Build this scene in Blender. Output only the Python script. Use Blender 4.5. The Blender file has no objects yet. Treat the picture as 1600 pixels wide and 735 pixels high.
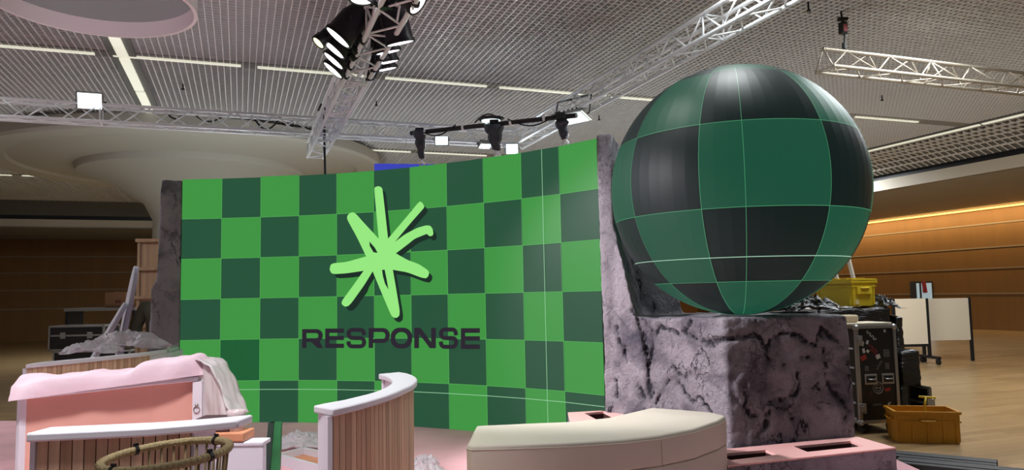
import bpy, bmesh, math, random
from mathutils import Vector, Matrix, noise, geometry
random.seed(7)
sc = bpy.context.scene
COL = sc.collection
PI = math.pi

# ------------------------------------------------------------------ camera, world, light, exposure
FPX, PITCH, ROLL, CZ = 1153.1, math.radians(4.6297), math.radians(-1.15364), 1.6
cam_d = bpy.data.cameras.new('camera'); cam = bpy.data.objects.new('camera', cam_d); COL.objects.link(cam)
cam_d.sensor_width = 36.0; cam_d.lens = FPX / 1600 * 36.0; cam_d.clip_end = 200
cam.matrix_world = Matrix.Translation((0, 0, CZ)) @ Matrix.Rotation(PI / 2 + PITCH, 4, 'X') @ Matrix.Rotation(ROLL, 4, 'Z')
sc.camera = cam
sc.view_settings.view_transform = 'Standard'; sc.view_settings.look = 'None'
sc.view_settings.exposure = 0.0; sc.view_settings.gamma = 1.0; sc.view_settings.use_curve_mapping = False
world = bpy.data.worlds.new('hall_world'); sc.world = world; world.use_nodes = True
WB = world.node_tree.nodes['Background']; WB.inputs[1].default_value = 0.47
_nt = world.node_tree; _tc = _nt.nodes.new('ShaderNodeTexCoord'); _sx = _nt.nodes.new('ShaderNodeSeparateXYZ'); _cr = _nt.nodes.new('ShaderNodeValToRGB')
_nt.links.new(_tc.outputs['Generated'], _sx.inputs[0]); _nt.links.new(_sx.outputs[2], _cr.inputs[0]); _nt.links.new(_cr.outputs[0], WB.inputs[0])
_cr.color_ramp.elements[0].position = 0.0; _cr.color_ramp.elements[0].color = (.085, .085, .09, 1)
_cr.color_ramp.elements[1].position = 0.6; _cr.color_ramp.elements[1].color = (.40, .40, .42, 1)

def lamp(kind, loc, aim, power, color=(1, 1, 1), size=0.3, angle=60, blend=0.5):
    l = bpy.data.lights.new('lamp_light', kind); l.energy = power; l.color = color
    if kind == 'SPOT':
        l.spot_size = math.radians(angle); l.spot_blend = blend; l.shadow_soft_size = size
    elif kind == 'AREA':
        l.shape = 'DISK'; l.size = size
    else:
        l.shadow_soft_size = size
    o = bpy.data.objects.new('lamp_light', l); COL.objects.link(o); o.location = loc
    d = Vector(aim) - Vector(loc)
    o.rotation_euler = d.to_track_quat('-Z', 'Y').to_euler()
    return o
# the stage spots on the trusses, and unseen lamps added behind wall and plinth to wash the ceiling
lamp('SPOT', (-4.4, 4.9, 4.4), (1.25, 6.8, 0.95), 3300, (1.0, 0.93, 0.98), 0.25, 34)
lamp('SPOT', (-1.6, 2.4, 4.5), (-2.2, 4.2, 0.9), 820, (1.0, 0.97, 0.98), 0.25, 66, 0.8)
lamp('SPOT', (0.5, 6.2, 4.7), (0.5, 5.0, 0.3), 250, (1.0, 0.99, 0.97), 0.3, 76, 0.8)
lamp('SPOT', (-5.6, 3.6, 4.6), (-3.2, 5.0, 1.0), 200, (1.0, 0.93, 1.0), 0.2, 70, 0.8)
lamp('SPOT', (0.2, 5.6, 4.9), (1.9, 6.7, 3.2), 70, (0.95, 0.98, 1.0), 0.35, 50, 0.7)
lamp('AREA', (2.0, 6.45, 4.75), (2.0, 6.3, 2.5), 46, (0.95, 1.0, 1.0), 0.7)
for hx, hy, hp in ((-5.0, 13.0, 84), (0.0, 13.5, 78), (3.4, 11.5, 40)):
    lamp('AREA', (hx, hy, 0.5), (hx, hy + .8, 5), hp, (0.88, 0.97, 1.0), 1.4)
lamp('SPOT', (-2.7, 2.4, 0.7), (-3.7, 7.0, 4.3), 240, (1.0, 0.93, 0.97), 0.2, 26, 0.8)  # unseen spot added near the floor to brighten the drum canopy's band
# unseen area lamps added under the ceiling to light the hall
for hx, hy, hp in ((-9, 8, 170), (-10, 18, 200), (0, 18, 170), (8, 12, 230), (9, 22, 260), (-1, 26, 300), (-11.5, 21, 330), (5.8, 9.4, 80), (4.9, 8.0, 120)):
    lamp('AREA', (hx, hy, 5.05), (hx, hy, 0), hp, (0.92, 0.97, 1.0), 1.6)

lamp('AREA', (6.6, 13.6, 0.4), (8.5, 15.0, 5), 36, (1.0, 0.95, 0.86), 1.0)  # unseen uplight added behind the rack case to brighten the right soffit

# ------------------------------------------------------------------ helpers
def ray(u, v):
    a, b = u - 800.0, v - 367.5
    c, s = math.cos(-ROLL), math.sin(-ROLL)
    a, b = c * a - s * b, s * a + c * b
    x, y, z = a / FPX, 1.0, -b / FPX
    cp, sp = math.cos(PITCH), math.sin(PITCH)
    return Vector((x, cp * y - sp * z, sp * y + cp * z))
def gp(u, v, z):                      # point of the level plane z seen there
    r = ray(u, v); t = (z - CZ) / r.z
    return Vector((r.x * t, r.y * t, z))
def dp(u, v, d):                      # point at forward distance d
    r = ray(u, v); t = d / r.y
    return Vector((r.x * t, d, CZ + r.z * t))
YAW = math.radians(20.3)
RX, FX = Vector((math.cos(YAW), math.sin(YAW), 0)), Vector((-math.sin(YAW), math.cos(YAW), 0))
def hall(r, f, z=0.0):                # hall coordinates: along the back wall, towards it, up
    return RX * r + FX * f + Vector((0, 0, z))

def lin(c):
    return tuple((x / 255 / 12.92) if x / 255 <= 0.04045 else ((x / 255 + 0.055) / 1.055) ** 2.4 for x in c)
MATS = {}
def mat(name, rgb, rough=0.6, metal=0.0, emit=None, es=1.0, spec=0.5, bump=0.0, bscale=40.0, var=0.0, vscale=6.0, alpha=1.0, trans=0.0, stretch=None, ior=1.45):
    if name in MATS: return MATS[name]
    m = bpy.data.materials.new(name); m.use_nodes = True
    nt = m.node_tree; b = nt.nodes['Principled BSDF']; L = nt.links
    c = lin(rgb) + (1,)
    b.inputs['Base Color'].default_value = c; b.inputs['Roughness'].default_value = rough; b.inputs['Metallic'].default_value = metal
    b.inputs['Specular IOR Level'].default_value = spec; b.inputs['IOR'].default_value = ior
    if alpha < 1: b.inputs['Alpha'].default_value = alpha
    if trans: b.inputs['Transmission Weight'].default_value = trans
    if emit: b.inputs['Emission Color'].default_value = lin(emit) + (1,); b.inputs['Emission Strength'].default_value = es
    if var or bump:
        tc = nt.nodes.new('ShaderNodeTexCoord'); mp = nt.nodes.new('ShaderNodeMapping'); L.new(tc.outputs['Object'], mp.inputs[0])
        if stretch: mp.inputs['Scale'].default_value = stretch
    if var:
        n = nt.nodes.new('ShaderNodeTexNoise'); n.inputs['Scale'].default_value = vscale; n.inputs['Detail'].default_value = 5
        L.new(mp.outputs[0], n.inputs['Vector'])
        r = nt.nodes.new('ShaderNodeValToRGB')
        r.color_ramp.elements[0].position = 0.3; r.color_ramp.elements[1].position = 0.7
        r.color_ramp.elements[0].color = tuple(x * (1 - var) for x in c[:3]) + (1,)
        r.color_ramp.elements[1].color = tuple(min(1, x * (1 + var)) for x in c[:3]) + (1,)
        L.new(n.outputs['Fac'], r.inputs[0]); L.new(r.outputs[0], b.inputs['Base Color'])
    if bump:
        n2 = nt.nodes.new('ShaderNodeTexNoise'); n2.inputs['Scale'].default_value = bscale; n2.inputs['Detail'].default_value = 6
        L.new(mp.outputs[0], n2.inputs['Vector'])
        bp = nt.nodes.new('ShaderNodeBump'); bp.inputs['Strength'].default_value = bump; bp.inputs['Distance'].default_value = 0.02
        L.new(n2.outputs['Fac'], bp.inputs['Height']); L.new(bp.outputs[0], b.inputs['Normal'])
    MATS[name] = m
    return m

class B:
    """collects shapes and links them as one mesh object"""
    def __init__(self): self.bm = bmesh.new(); self.mi = 0
    def face(self, pts, mi=None):
        f = self.bm.faces.new([self.bm.verts.new(p) for p in pts]); f.material_index = self.mi if mi is None else mi
        return f
    def hexa(self, p):                 # 8 corners: bottom four, top four
        v = [self.bm.verts.new(q) for q in p]
        for a in ((3, 2, 1, 0), (4, 5, 6, 7), (0, 1, 5, 4), (1, 2, 6, 5), (2, 3, 7, 6), (3, 0, 4, 7)):
            self.bm.faces.new([v[i] for i in a]).material_index = self.mi
        return self
    def box(self, c, s, rz=0.0, M=None):
        R = M if M is not None else Matrix.Rotation(rz, 3, 'Z'); c = Vector(c); h = [x / 2 for x in s]
        q = [(-1, -1), (1, -1), (1, 1), (-1, 1)]
        return self.hexa([c + R @ Vector((a * h[0], b * h[1], -h[2])) for a, b in q] + [c + R @ Vector((a * h[0], b * h[1], h[2])) for a, b in q])
    def bar(self, p0, p1, w, h):       # box along a line, w sideways, h upwards
        p0, p1 = Vector(p0), Vector(p1); d = (p1 - p0).normalized()
        s = d.cross(Vector((0, 0, 1)))
        s = s.normalized() if s.length > 1e-4 else Vector((1, 0, 0))
        u = s.cross(d)
        q = [(-1, -1), (1, -1), (1, 1), (-1, 1)]
        return self.hexa([p0 + s * a * w / 2 + u * b * h / 2 for a, b in q] + [p1 + s * a * w / 2 + u * b * h / 2 for a, b in q])
    def tube(self, p0, p1, r, n=8, r1=None):
        p0, p1 = Vector(p0), Vector(p1); d = p1 - p0
        m = Matrix.Translation((p0 + p1) / 2) @ d.to_track_quat('Z', 'Y').to_matrix().to_4x4()
        g = bmesh.ops.create_cone(self.bm, cap_ends=True, segments=n, radius1=r, radius2=r if r1 is None else r1, depth=d.length, matrix=m)
        for v in g['verts']:
            for f in v.link_faces: f.material_index = self.mi
        return self
    def path(self, pts, r, n=8, closed=False):
        pts = [Vector(p) for p in pts]; N = len(pts); rings = []
        for i, p in enumerate(pts):
            a = pts[(i - 1) % N] if (closed or i > 0) else p
            b = pts[(i + 1) % N] if (closed or i < N - 1) else p
            d = (b - a).normalized()
            up = Vector((0, 0, 1)) if abs(d.z) < 0.95 else Vector((0, 1, 0))
            s = d.cross(up).normalized(); u = s.cross(d)
            rr = r(i / max(1, N - 1)) if callable(r) else r
            rings.append([self.bm.verts.new(p + (s * math.cos(t) + u * math.sin(t)) * rr) for t in [2 * PI * k / n for k in range(n)]])
        for i in range(N if closed else N - 1):
            A, C = rings[i], rings[(i + 1) % N]
            for k in range(n):
                self.bm.faces.new((A[k], A[(k + 1) % n], C[(k + 1) % n], C[k])).material_index = self.mi
        if not closed:
            self.bm.faces.new(rings[0][::-1]).material_index = self.mi; self.bm.faces.new(rings[-1]).material_index = self.mi
        return self
    def prism(self, poly, z0, z1):     # any simple outline in plan
        lo = [self.bm.verts.new((p[0], p[1], z0)) for p in poly]; hi = [self.bm.verts.new((p[0], p[1], z1)) for p in poly]
        n = len(poly)
        fs = [self.bm.faces.new(hi), self.bm.faces.new(lo[::-1])]
        for i in range(n): fs.append(self.bm.faces.new((lo[i], lo[(i + 1) % n], hi[(i + 1) % n], hi[i])))
        for f in fs: f.material_index = self.mi
        bmesh.ops.triangulate(self.bm, faces=fs[:2])
        return self
    def lathe(self, prof, c=(0, 0, 0), n=32, M=None, close=False):
        rings = []; c = Vector(c); M = M or Matrix.Identity(3)
        for r, z in prof:
            rings.append([self.bm.verts.new(c + M @ Vector((r * math.cos(2 * PI * k / n), r * math.sin(2 * PI * k / n), z))) for k in range(n)])
        for A, C in zip(rings, rings[1:]):
            for k in range(n): self.bm.faces.new((A[k], A[(k + 1) % n], C[(k + 1) % n], C[k])).material_index = self.mi
        if close:
            self.bm.faces.new(rings[0][::-1]).material_index = self.mi; self.bm.faces.new(rings[-1]).material_index = self.mi
        return self
    def sheet(self, fn, nu, nv):       # surface fn(i/nu, j/nv)
        g = [[self.bm.verts.new(fn(i / nu, j / nv)) for j in range(nv + 1)] for i in range(nu + 1)]
        for i in range(nu):
            for j in range(nv): self.bm.faces.new((g[i][j], g[i + 1][j], g[i + 1][j + 1], g[i][j + 1])).material_index = self.mi
        return self
    def build(self, name, m, parent=None, smooth=False, bevel=0.0, solid=0.0, local=False, normals=True, angle=40):
        if normals: bmesh.ops.recalc_face_normals(self.bm, faces=self.bm.faces)
        if parent is not None and not local:
            self.bm.transform(parent.matrix_basis.inverted())
        me = bpy.data.meshes.new(name); self.bm.to_mesh(me); self.bm.free()
        for x in (m if isinstance(m, (list, tuple)) else [m]): me.materials.append(x)
        o = bpy.data.objects.new(name, me); COL.objects.link(o)
        if parent is not None: o.parent = parent
        if smooth:
            for p in me.polygons: p.use_smooth = True
            if smooth == 'auto':
                me.set_sharp_from_angle(angle=math.radians(angle))
        if solid:
            s = o.modifiers.new('thick', 'SOLIDIFY'); s.thickness = solid; s.offset = 0
        if bevel:
            b = o.modifiers.new('edge', 'BEVEL'); b.width = bevel; b.segments = 2; b.limit_method = 'ANGLE'; b.angle_limit = math.radians(35)
        return o
def tag(o, label=None, cat=None, group=None, kind=None):
    if label: o['label'] = label
    if cat: o['category'] = cat
    if group: o['group'] = group
    if kind: o['kind'] = kind
    return o
def thing(name, label, cat, loc=(0, 0, 0), rz=0.0, group=None, rot=None):
    o = bpy.data.objects.new(name, None); COL.objects.link(o); o.empty_display_size = 0.1
    o.matrix_basis = Matrix.Translation(loc) @ (rot.to_4x4() if rot is not None else Matrix.Rotation(rz, 4, 'Z'))
    return tag(o, label, cat, group)
def copy_thing(src, label=None, M=None, loc=None, rz=None):
    r = src.copy(); COL.objects.link(r)
    if label: r['label'] = label
    if M is not None: r.matrix_basis = M
    elif loc is not None: r.matrix_basis = Matrix.Translation(loc) @ Matrix.Rotation(rz or 0, 4, 'Z')
    def kids(a, b):
        for ch in list(a.children):
            c = ch.copy(); COL.objects.link(c); c.parent = b; kids(ch, c)
    kids(src, r)
    return r
def struct(b, name, m, **k): return tag(b.build(name, m, **k), kind='structure')
def nz(p, s, o=0.0): return noise.noise(Vector((p[0] * s + o, p[1] * s + o * 1.7, p[2] * s - o)))

# ------------------------------------------------------------------ materials
M_mesh = mat('ceiling_mesh', (246, 244, 242), 0.4, 0.0); M_mesh2 = mat('ceiling_mesh_cross', (214, 214, 214), 0.5)
M_void = mat('ceiling_void', (112, 114, 115), 0.9)
M_channel = mat('light_channel', (120, 120, 118), 0.5)
M_tubeglow = mat('light_diffuser', (230, 230, 220), 0.5, emit=(204, 204, 184), es=.95)
M_alu = mat('truss_aluminium', (244, 246, 248), 0.34, 0.12)
M_oldalu = mat('dull_aluminium', (176, 166, 150), 0.45, 0.4)
M_black = mat('black_metal', (20, 20, 22), 0.45)
M_blackfab = mat('black_fabric', (44, 52, 62), 0.4, bump=0.6, bscale=30)
M_white = mat('white_paint', (220, 219, 228), 0.45)
M_offwhite = mat('plaster', (170, 166, 156), 0.8)
M_pinkcarpet = mat('pink_carpet', (242, 190, 196), 0.95, spec=0.1, var=0.10, vscale=2.2, bump=0.2, bscale=300)
M_pinkpaint = mat('pink_paint', (234, 182, 176), 0.6)
M_pinkpanel = mat('pink_panel', (220, 164, 150), 0.7)
M_bench = mat('cream_vinyl', (205, 200, 184), 0.5, spec=0.35, var=0.02, vscale=3)
M_rope = mat('olive_rope', (172, 154, 114), 0.85, bump=0.5, bscale=60)
M_chrome = mat('chrome', (215, 215, 215), 0.15, 1.0)
M_lens = mat('lamp_lens', (255, 255, 255), 0.3, emit=(255, 250, 255), es=3.0)
M_warmlens = mat('warm_lamp_lens', (255, 250, 220), 0.3, emit=(240, 236, 190), es=1.6)
M_yellow = mat('yellow_plastic', (205, 178, 40), 0.45)
M_amber = mat('amber_plastic', (196, 138, 34), 0.4)
M_film = mat('black_stretch_film', (16, 14, 14), 0.22, spec=0.6, bump=0.9, bscale=9, stretch=(1, 1, 6))
M_caseply = mat('case_board', (30, 27, 27), 0.35, var=0.1)
M_edge = mat('case_edge_aluminium', (165, 163, 158), 0.35, 0.8)
M_board = mat('board_white', (205, 192, 170), 0.7)
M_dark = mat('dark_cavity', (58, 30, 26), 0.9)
M_card = mat('cardboard', (120, 84, 58), 0.85)
M_bluescreen = mat('blue_glow', (20, 20, 60), 0.5, emit=(48, 58, 178), es=1.0)

def film_material():
    m = bpy.data.materials.new('clear_plastic_wrap'); m.use_nodes = True
    nt = m.node_tree; b = nt.nodes['Principled BSDF']; L = nt.links
    b.inputs['Base Color'].default_value = (0.78, 0.74, 0.78, 1); b.inputs['Roughness'].default_value = 0.25
    b.inputs['Specular IOR Level'].default_value = 0.8
    b.inputs['Alpha'].default_value = 0.62
    tc = nt.nodes.new('ShaderNodeTexCoord'); n = nt.nodes.new('ShaderNodeTexNoise'); n.inputs['Scale'].default_value = 22; n.inputs['Detail'].default_value = 6
    L.new(tc.outputs['Object'], n.inputs['Vector']); bp = nt.nodes.new('ShaderNodeBump'); bp.inputs['Strength'].default_value = 0.7; bp.inputs['Distance'].default_value = 0.03
    L.new(n.outputs['Fac'], bp.inputs['Height']); L.new(bp.outputs[0], b.inputs['Normal'])
    return m
M_wrap = film_material()
M_foam = mat('packing_foam', (226, 200, 212), 0.55, bump=0.3, bscale=14, var=0.03)

def wood_material(name, rgb, along='Z', scale=1.0, var=0.25):
    m = bpy.data.materials.new(name); m.use_nodes = True
    nt = m.node_tree; b = nt.nodes['Principled BSDF']; L = nt.links
    tc = nt.nodes.new('ShaderNodeTexCoord'); mp = nt.nodes.new('ShaderNodeMapping')
    s = {'X': (1.2, 22, 22), 'Y': (22, 1.2, 22), 'Z': (22, 22, 1.2)}[along]
    mp.inputs['Scale'].default_value = tuple(q * scale for q in s)
    L.new(tc.outputs['Object'], mp.inputs[0])
    n = nt.nodes.new('ShaderNodeTexNoise'); n.inputs['Scale'].default_value = 1.0; n.inputs['Detail'].default_value = 6; n.inputs['Distortion'].default_value = 0.6
    L.new(mp.outputs[0], n.inputs['Vector'])
    r = nt.nodes.new('ShaderNodeValToRGB'); c = lin(rgb)
    r.color_ramp.elements[0].position = 0.3; r.color_ramp.elements[1].position = 0.72
    r.color_ramp.elements[0].color = tuple(x * (1 - var) for x in c) + (1,); r.color_ramp.elements[1].color = tuple(x * (1 + var * 0.6) for x in c) + (1,)
    L.new(n.outputs['Fac'], r.inputs[0]); L.new(r.outputs[0], b.inputs['Base Color']); b.inputs['Roughness'].default_value = 0.55
    return m
M_slat = [wood_material('slat_wood_%s' % w, c) for w, c in (('tan', (208, 172, 144)), ('pale', (216, 184, 154)), ('brown', (192, 156, 128)))]
M_slatdark = mat('slat_backing', (70, 44, 36), 0.9)
M_crate = wood_material('pale_pine', (186, 154, 120), 'Z', 0.6)
M_plank = wood_material('orange_plank', (218, 150, 112), 'X', 0.8, 0.15)

def parquet():
    m = bpy.data.materials.new('hall_parquet'); m.use_nodes = True
    nt = m.node_tree; b = nt.nodes['Principled BSDF']; L = nt.links
    tc = nt.nodes.new('ShaderNodeTexCoord'); mp = nt.nodes.new('ShaderNodeMapping'); mp.inputs['Rotation'].default_value = (0, 0, -YAW)
    L.new(tc.outputs['Object'], mp.inputs[0])
    br = nt.nodes.new('ShaderNodeTexBrick'); br.inputs['Scale'].default_value = 1.0
    br.inputs['Brick Width'].default_value = 1.2; br.inputs['Row Height'].default_value = 0.12; br.inputs['Mortar Size'].default_value = 0.002
    br.inputs['Color1'].default_value = lin((168, 140, 100)) + (1,); br.inputs['Color2'].default_value = lin((146, 120, 84)) + (1,); br.inputs['Mortar'].default_value = lin((90, 66, 40)) + (1,)
    L.new(mp.outputs[0], br.inputs['Vector']); L.new(br.outputs['Color'], b.inputs['Base Color']); b.inputs['Roughness'].default_value = 0.28
    return m
def wall_wood():
    m = bpy.data.materials.new('wall_veneer'); m.use_nodes = True
    nt = m.node_tree; b = nt.nodes['Principled BSDF']; L = nt.links
    tc = nt.nodes.new('ShaderNodeTexCoord'); mp = nt.nodes.new('ShaderNodeMapping'); mp.inputs['Rotation'].default_value = (0, 0, -YAW); mp.inputs['Scale'].default_value = (1.6, 1.6, 0.15)
    L.new(tc.outputs['Object'], mp.inputs[0])
    n = nt.nodes.new('ShaderNodeTexNoise'); n.inputs['Scale'].default_value = 2.0; n.inputs['Detail'].default_value = 4
    L.new(mp.outputs[0], n.inputs['Vector'])
    r = nt.nodes.new('ShaderNodeValToRGB'); r.color_ramp.elements[0].color = lin((120, 84, 40)) + (1,); r.color_ramp.elements[1].color = lin((142, 100, 48)) + (1,)
    L.new(n.outputs['Fac'], r.inputs[0]); L.new(r.outputs[0], b.inputs['Base Color']); b.inputs['Roughness'].default_value = 0.6
    return m
M_parquet = parquet(); M_veneer = wall_wood()

def rock_material(name, base, dark):
    m = bpy.data.materials.new(name); m.use_nodes = True
    nt = m.node_tree; b = nt.nodes['Principled BSDF']; L = nt.links; N = nt.nodes.new
    tc = N('ShaderNodeTexCoord')
    n1 = N('ShaderNodeTexNoise'); n1.inputs['Scale'].default_value = 2.2; n1.inputs['Detail'].default_value = 9; n1.inputs['Roughness'].default_value = 0.62
    n2 = N('ShaderNodeTexNoise'); n2.inputs['Scale'].default_value = 26; n2.inputs['Detail'].default_value = 8; n2.inputs['Roughness'].default_value = 0.7
    L.new(tc.outputs['Object'], n1.inputs['Vector']); L.new(tc.outputs['Object'], n2.inputs['Vector'])
    r = N('ShaderNodeValToRGB'); e = r.color_ramp.elements
    e[0].position = 0.30; e[0].color = lin(dark) + (1,); e[1].position = 0.50; e[1].color = lin(base) + (1,)
    x = e.new(0.42); x.color = tuple((p + q) / 2 for p, q in zip(lin(dark), lin(base))) + (1,)
    x = e.new(0.75); x.color = tuple(q * 1.12 for q in lin(base)) + (1,)
    L.new(n1.outputs['Fac'], r.inputs[0])
    at = N('ShaderNodeAttribute'); at.attribute_name = 'crack'
    def mth(op, a_, b_=None):
        q = N('ShaderNodeMath'); q.operation = op; q.use_clamp = False
        for i_, x_ in enumerate((a_, b_)):
            if x_ is None: continue
            if isinstance(x_, (int, float)): q.inputs[i_].default_value = x_
            else: L.new(x_, q.inputs[i_])
        return q.outputs[0]
    def band(fac, w0, w1, top=1.0):
        q = N('ShaderNodeMapRange'); q.inputs['From Min'].default_value = w0; q.inputs['From Max'].default_value = w1; q.inputs['To Min'].default_value = top; q.inputs['To Max'].default_value = 0.0
        L.new(mth('ABSOLUTE', mth('SUBTRACT', fac, 0.5)), q.inputs[0]); return q.outputs[0]
    def nois(sc_, det, off):
        mp_ = N('ShaderNodeMapping'); mp_.inputs['Location'].default_value = (off, off * .7, -off); mp_.inputs['Scale'].default_value = (1, 1, .72); L.new(tc.outputs['Object'], mp_.inputs[0])
        q = N('ShaderNodeTexNoise'); q.inputs['Scale'].default_value = sc_; q.inputs['Detail'].default_value = det; q.inputs['Roughness'].default_value = .6; L.new(mp_.outputs[0], q.inputs['Vector']); return q.outputs['Fac']
    def gate(fac, lo, hi):
        q = N('ShaderNodeMapRange'); q.inputs['From Min'].default_value = lo; q.inputs['From Max'].default_value = hi; L.new(fac, q.inputs[0]); return q.outputs[0]
    v1 = nois(1.15, 7, 3.1); v2 = nois(2.3, 8, 7.7); v3 = nois(6.5, 5, 1.3); gk = gate(nois(1.4, 2, 12.0), .44, .56); gk2 = gate(nois(1.9, 2, 19.0), .5, .6); gk3 = gate(nois(2.2, 2, 27.0), .52, .6)
    line = mth('MAXIMUM', mth('MULTIPLY', band(v1, .002, .016), gk), mth('MULTIPLY', band(v2, .002, .014, .9), gk2))
    line = mth('MAXIMUM', line, mth('MULTIPLY', band(v3, .004, .02, .7), gk3))
    halo = mth('MULTIPLY', band(v1, 0.0, .07, .42), gk)
    fac_ = mth('MAXIMUM', mth('MAXIMUM', line, halo), mth('MINIMUM', mth('MULTIPLY', at.outputs['Fac'], .9), .93))
    mx = N('ShaderNodeMix'); mx.data_type = 'RGBA'; mx.inputs[7].default_value = lin((34, 32, 44)) + (1,)
    L.new(fac_, mx.inputs[0]); L.new(r.outputs[0], mx.inputs[6])
    # rust flecks
    n3 = N('ShaderNodeTexNoise'); n3.inputs['Scale'].default_value = 3.1; n3.inputs['Detail'].default_value = 7; L.new(tc.outputs['Object'], n3.inputs['Vector'])
    mr = N('ShaderNodeMapRange'); mr.inputs['From Min'].default_value = 0.72; mr.inputs['From Max'].default_value = 0.76; L.new(n3.outputs['Fac'], mr.inputs[0])
    m2 = N('ShaderNodeMix'); m2.data_type = 'RGBA'; m2.inputs[7].default_value = lin((110, 72, 40)) + (1,)
    L.new(mr.outputs[0], m2.inputs[0]); L.new(mx.outputs[2], m2.inputs[6]); L.new(m2.outputs[2], b.inputs['Base Color'])
    b.inputs['Roughness'].default_value = 0.8; b.inputs['Specular IOR Level'].default_value = 0.3
    bp = N('ShaderNodeBump'); bp.inputs['Strength'].default_value = 1.0; bp.inputs['Distance'].default_value = 0.05
    L.new(n2.outputs['Fac'], bp.inputs['Height']); L.new(bp.outputs[0], b.inputs['Normal'])
    return m
M_rock = rock_material('scenic_rock', (164, 158, 166), (90, 87, 99))
M_rockgrey = rock_material('grey_scenic_rock', (172, 169, 174), (112, 114, 124))

# ------------------------------------------------------------------ the hall
b = B(); b.face([hall(-26, -8, 0), hall(25.2, -8, 0), hall(25.2, 37, 0), hall(-26, 37, 0)]); struct(b, 'floor', M_parquet)
ZC = 5.2
b = B()
r = -17.0
while r < 15.9:
    b.bar(hall(r, 4, ZC + .05), hall(r, 29.6, ZC + .03), .011, .07); r += 0.0925
b.mi = 2
f = 4.0
while f < 29.6:
    b.bar(hall(-17, f, ZC + .045), hall(15.9, f, ZC + .045), .012, .06); f += 0.0925
b.mi = 1
b.hexa([hall(-17, 4, ZC + .16), hall(15.9, 4, ZC + .16), hall(15.9, 29.6, ZC + .16), hall(-17, 29.6, ZC + .16),
        hall(-17, 4, ZC + .26), hall(15.9, 4, ZC + .26), hall(15.9, 29.6, ZC + .26), hall(-17, 29.6, ZC + .26)])
# the mesh curves down towards the side and end fascias
b.mi = 0
for k in range(180):
    f = 4 + k * 0.185
    b.path([hall(15.9, f, ZC), hall(16.7, f, ZC - .10), hall(17.35, f, ZC - .36)], .02, 4)
for rr, zz in ((16.1, ZC - .01), (16.35, ZC - .04), (16.6, ZC - .08), (16.85, ZC - .15), (17.1, ZC - .25)):
    b.bar(hall(rr, 4, zz), hall(rr, 37, zz), .02, .05)
b.mi = 1
b.sheet(lambda u, v: hall(15.9 + 1.5 * u, 4 + 33 * v, ZC + .06 - .42 * u ** 1.6), 6, 2)
b.sheet(lambda u, v: hall(-17 + 34 * v, 29.6 + 1.5 * u, ZC + .06 - .42 * u ** 1.6), 6, 2)
struct(b, 'ceiling', [M_mesh, M_void, M_mesh2], normals=False)

def strip(name, p0, p1, wid, segs, gl=.21):
    b = B(); p0, p1 = Vector(p0), Vector(p1)
    b.bar(p0 + Vector((0, 0, .06)), p1 + Vector((0, 0, .06)), wid, .10)
    o = struct(b, name, M_channel)
    L = (p1 - p0).length; d = (p1 - p0) / L
    for a, c in segs:
        g = B(); g.bar(p0 + d * a, p0 + d * c, wid * gl, .03); g.build('diffuser', M_tubeglow, o)
def seg_run(L, n, gap, start=0.3):
    out = []; x = start
    while x + n < L: out.append((x, x + n)); x += n + gap
    return out
strip('trim_1', hall(-14, 11.85, ZC), hall(15.8, 11.85, ZC), .30, seg_run(29.8, 1.75, .24))
strip('trim_2', hall(-14, 17.9, ZC), hall(15.8, 17.9, ZC), .30, seg_run(29.8, 1.75, .24))
strip('trim_3', hall(-14, 23.9, ZC), hall(15.8, 23.9, ZC), .30, seg_run(29.8, 1.75, .24))
strip('trim_4', hall(-1.62, 4.2, ZC - .02), hall(-1.62, 29, ZC - .02), .34, seg_run(24.8, 1.75, .10), .42)
strip('trim_5', hall(15.45, 8, ZC - .03), hall(15.45, 29, ZC - .03), .20, seg_run(21, 3.2, .08), .42)
# side fascia, soffit, cove and veneer wall
b = B(); b.mi = 0
b.bar(hall(17.5, 4, 4.55), hall(17.5, 31.2, 4.55), .12, .30)
b.bar(hall(-26, 31.2, 4.55), hall(17.5, 31.2, 4.55), .12, .30)
struct(b, 'trim_6', mat('fascia_white', (214, 206, 190), 0.6))
b = B(); b.bar(hall(17.62, 4, 4.8), hall(17.62, 31.2, 4.8), .1, .26); b.bar(hall(-26, 31.35, 4.8), hall(17.6, 31.35, 4.8), .1, .26); struct(b, 'trim_7', M_black)
b = B(); b.hexa([hall(17.5, 4, 4.40), hall(25.4, 4, 4.40), hall(25.4, 37.2, 4.40), hall(17.5, 37.2, 4.40), hall(17.5, 4, 4.44), hall(25.4, 4, 4.44), hall(25.4, 37.2, 4.44), hall(17.5, 37.2, 4.44)])
b.hexa([hall(-26, 31.1, 4.40), hall(17.5, 31.1, 4.40), hall(17.5, 37.2, 4.40), hall(-26, 37.2, 4.40), hall(-26, 31.1, 4.44), hall(17.5, 31.1, 4.44), hall(17.5, 37.2, 4.44), hall(-26, 37.2, 4.44)])
struct(b, 'ceiling_soffit', M_offwhite)
def vwall(name, p0, p1, z1, m, lines, back):
    b = B(); p0, p1 = Vector(p0), Vector(p1); b.bar(p0 + back * .1 + Vector((0, 0, z1 / 2)), p1 + back * .1 + Vector((0, 0, z1 / 2)), .2, z1)
    o = struct(b, name, m)
    for z in lines:
        g = B(); g.bar(p0 - back * .01 + Vector((0, 0, z)), p1 - back * .01 + Vector((0, 0, z)), .02, .05); g.build('joint_strip', mat('joint_grey', (150, 130, 104), 0.5), o)
vwall('wall_right', hall(25.2, -8), hall(25.2, 37), 4.4, M_veneer, (3.8, 2.95, 2.2, 1.3), RX)
vwall('wall_back', hall(-26, 37), hall(25.2, 37), 4.4, M_veneer, (3.65, 2.95, 2.2, 1.4), FX)
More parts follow.
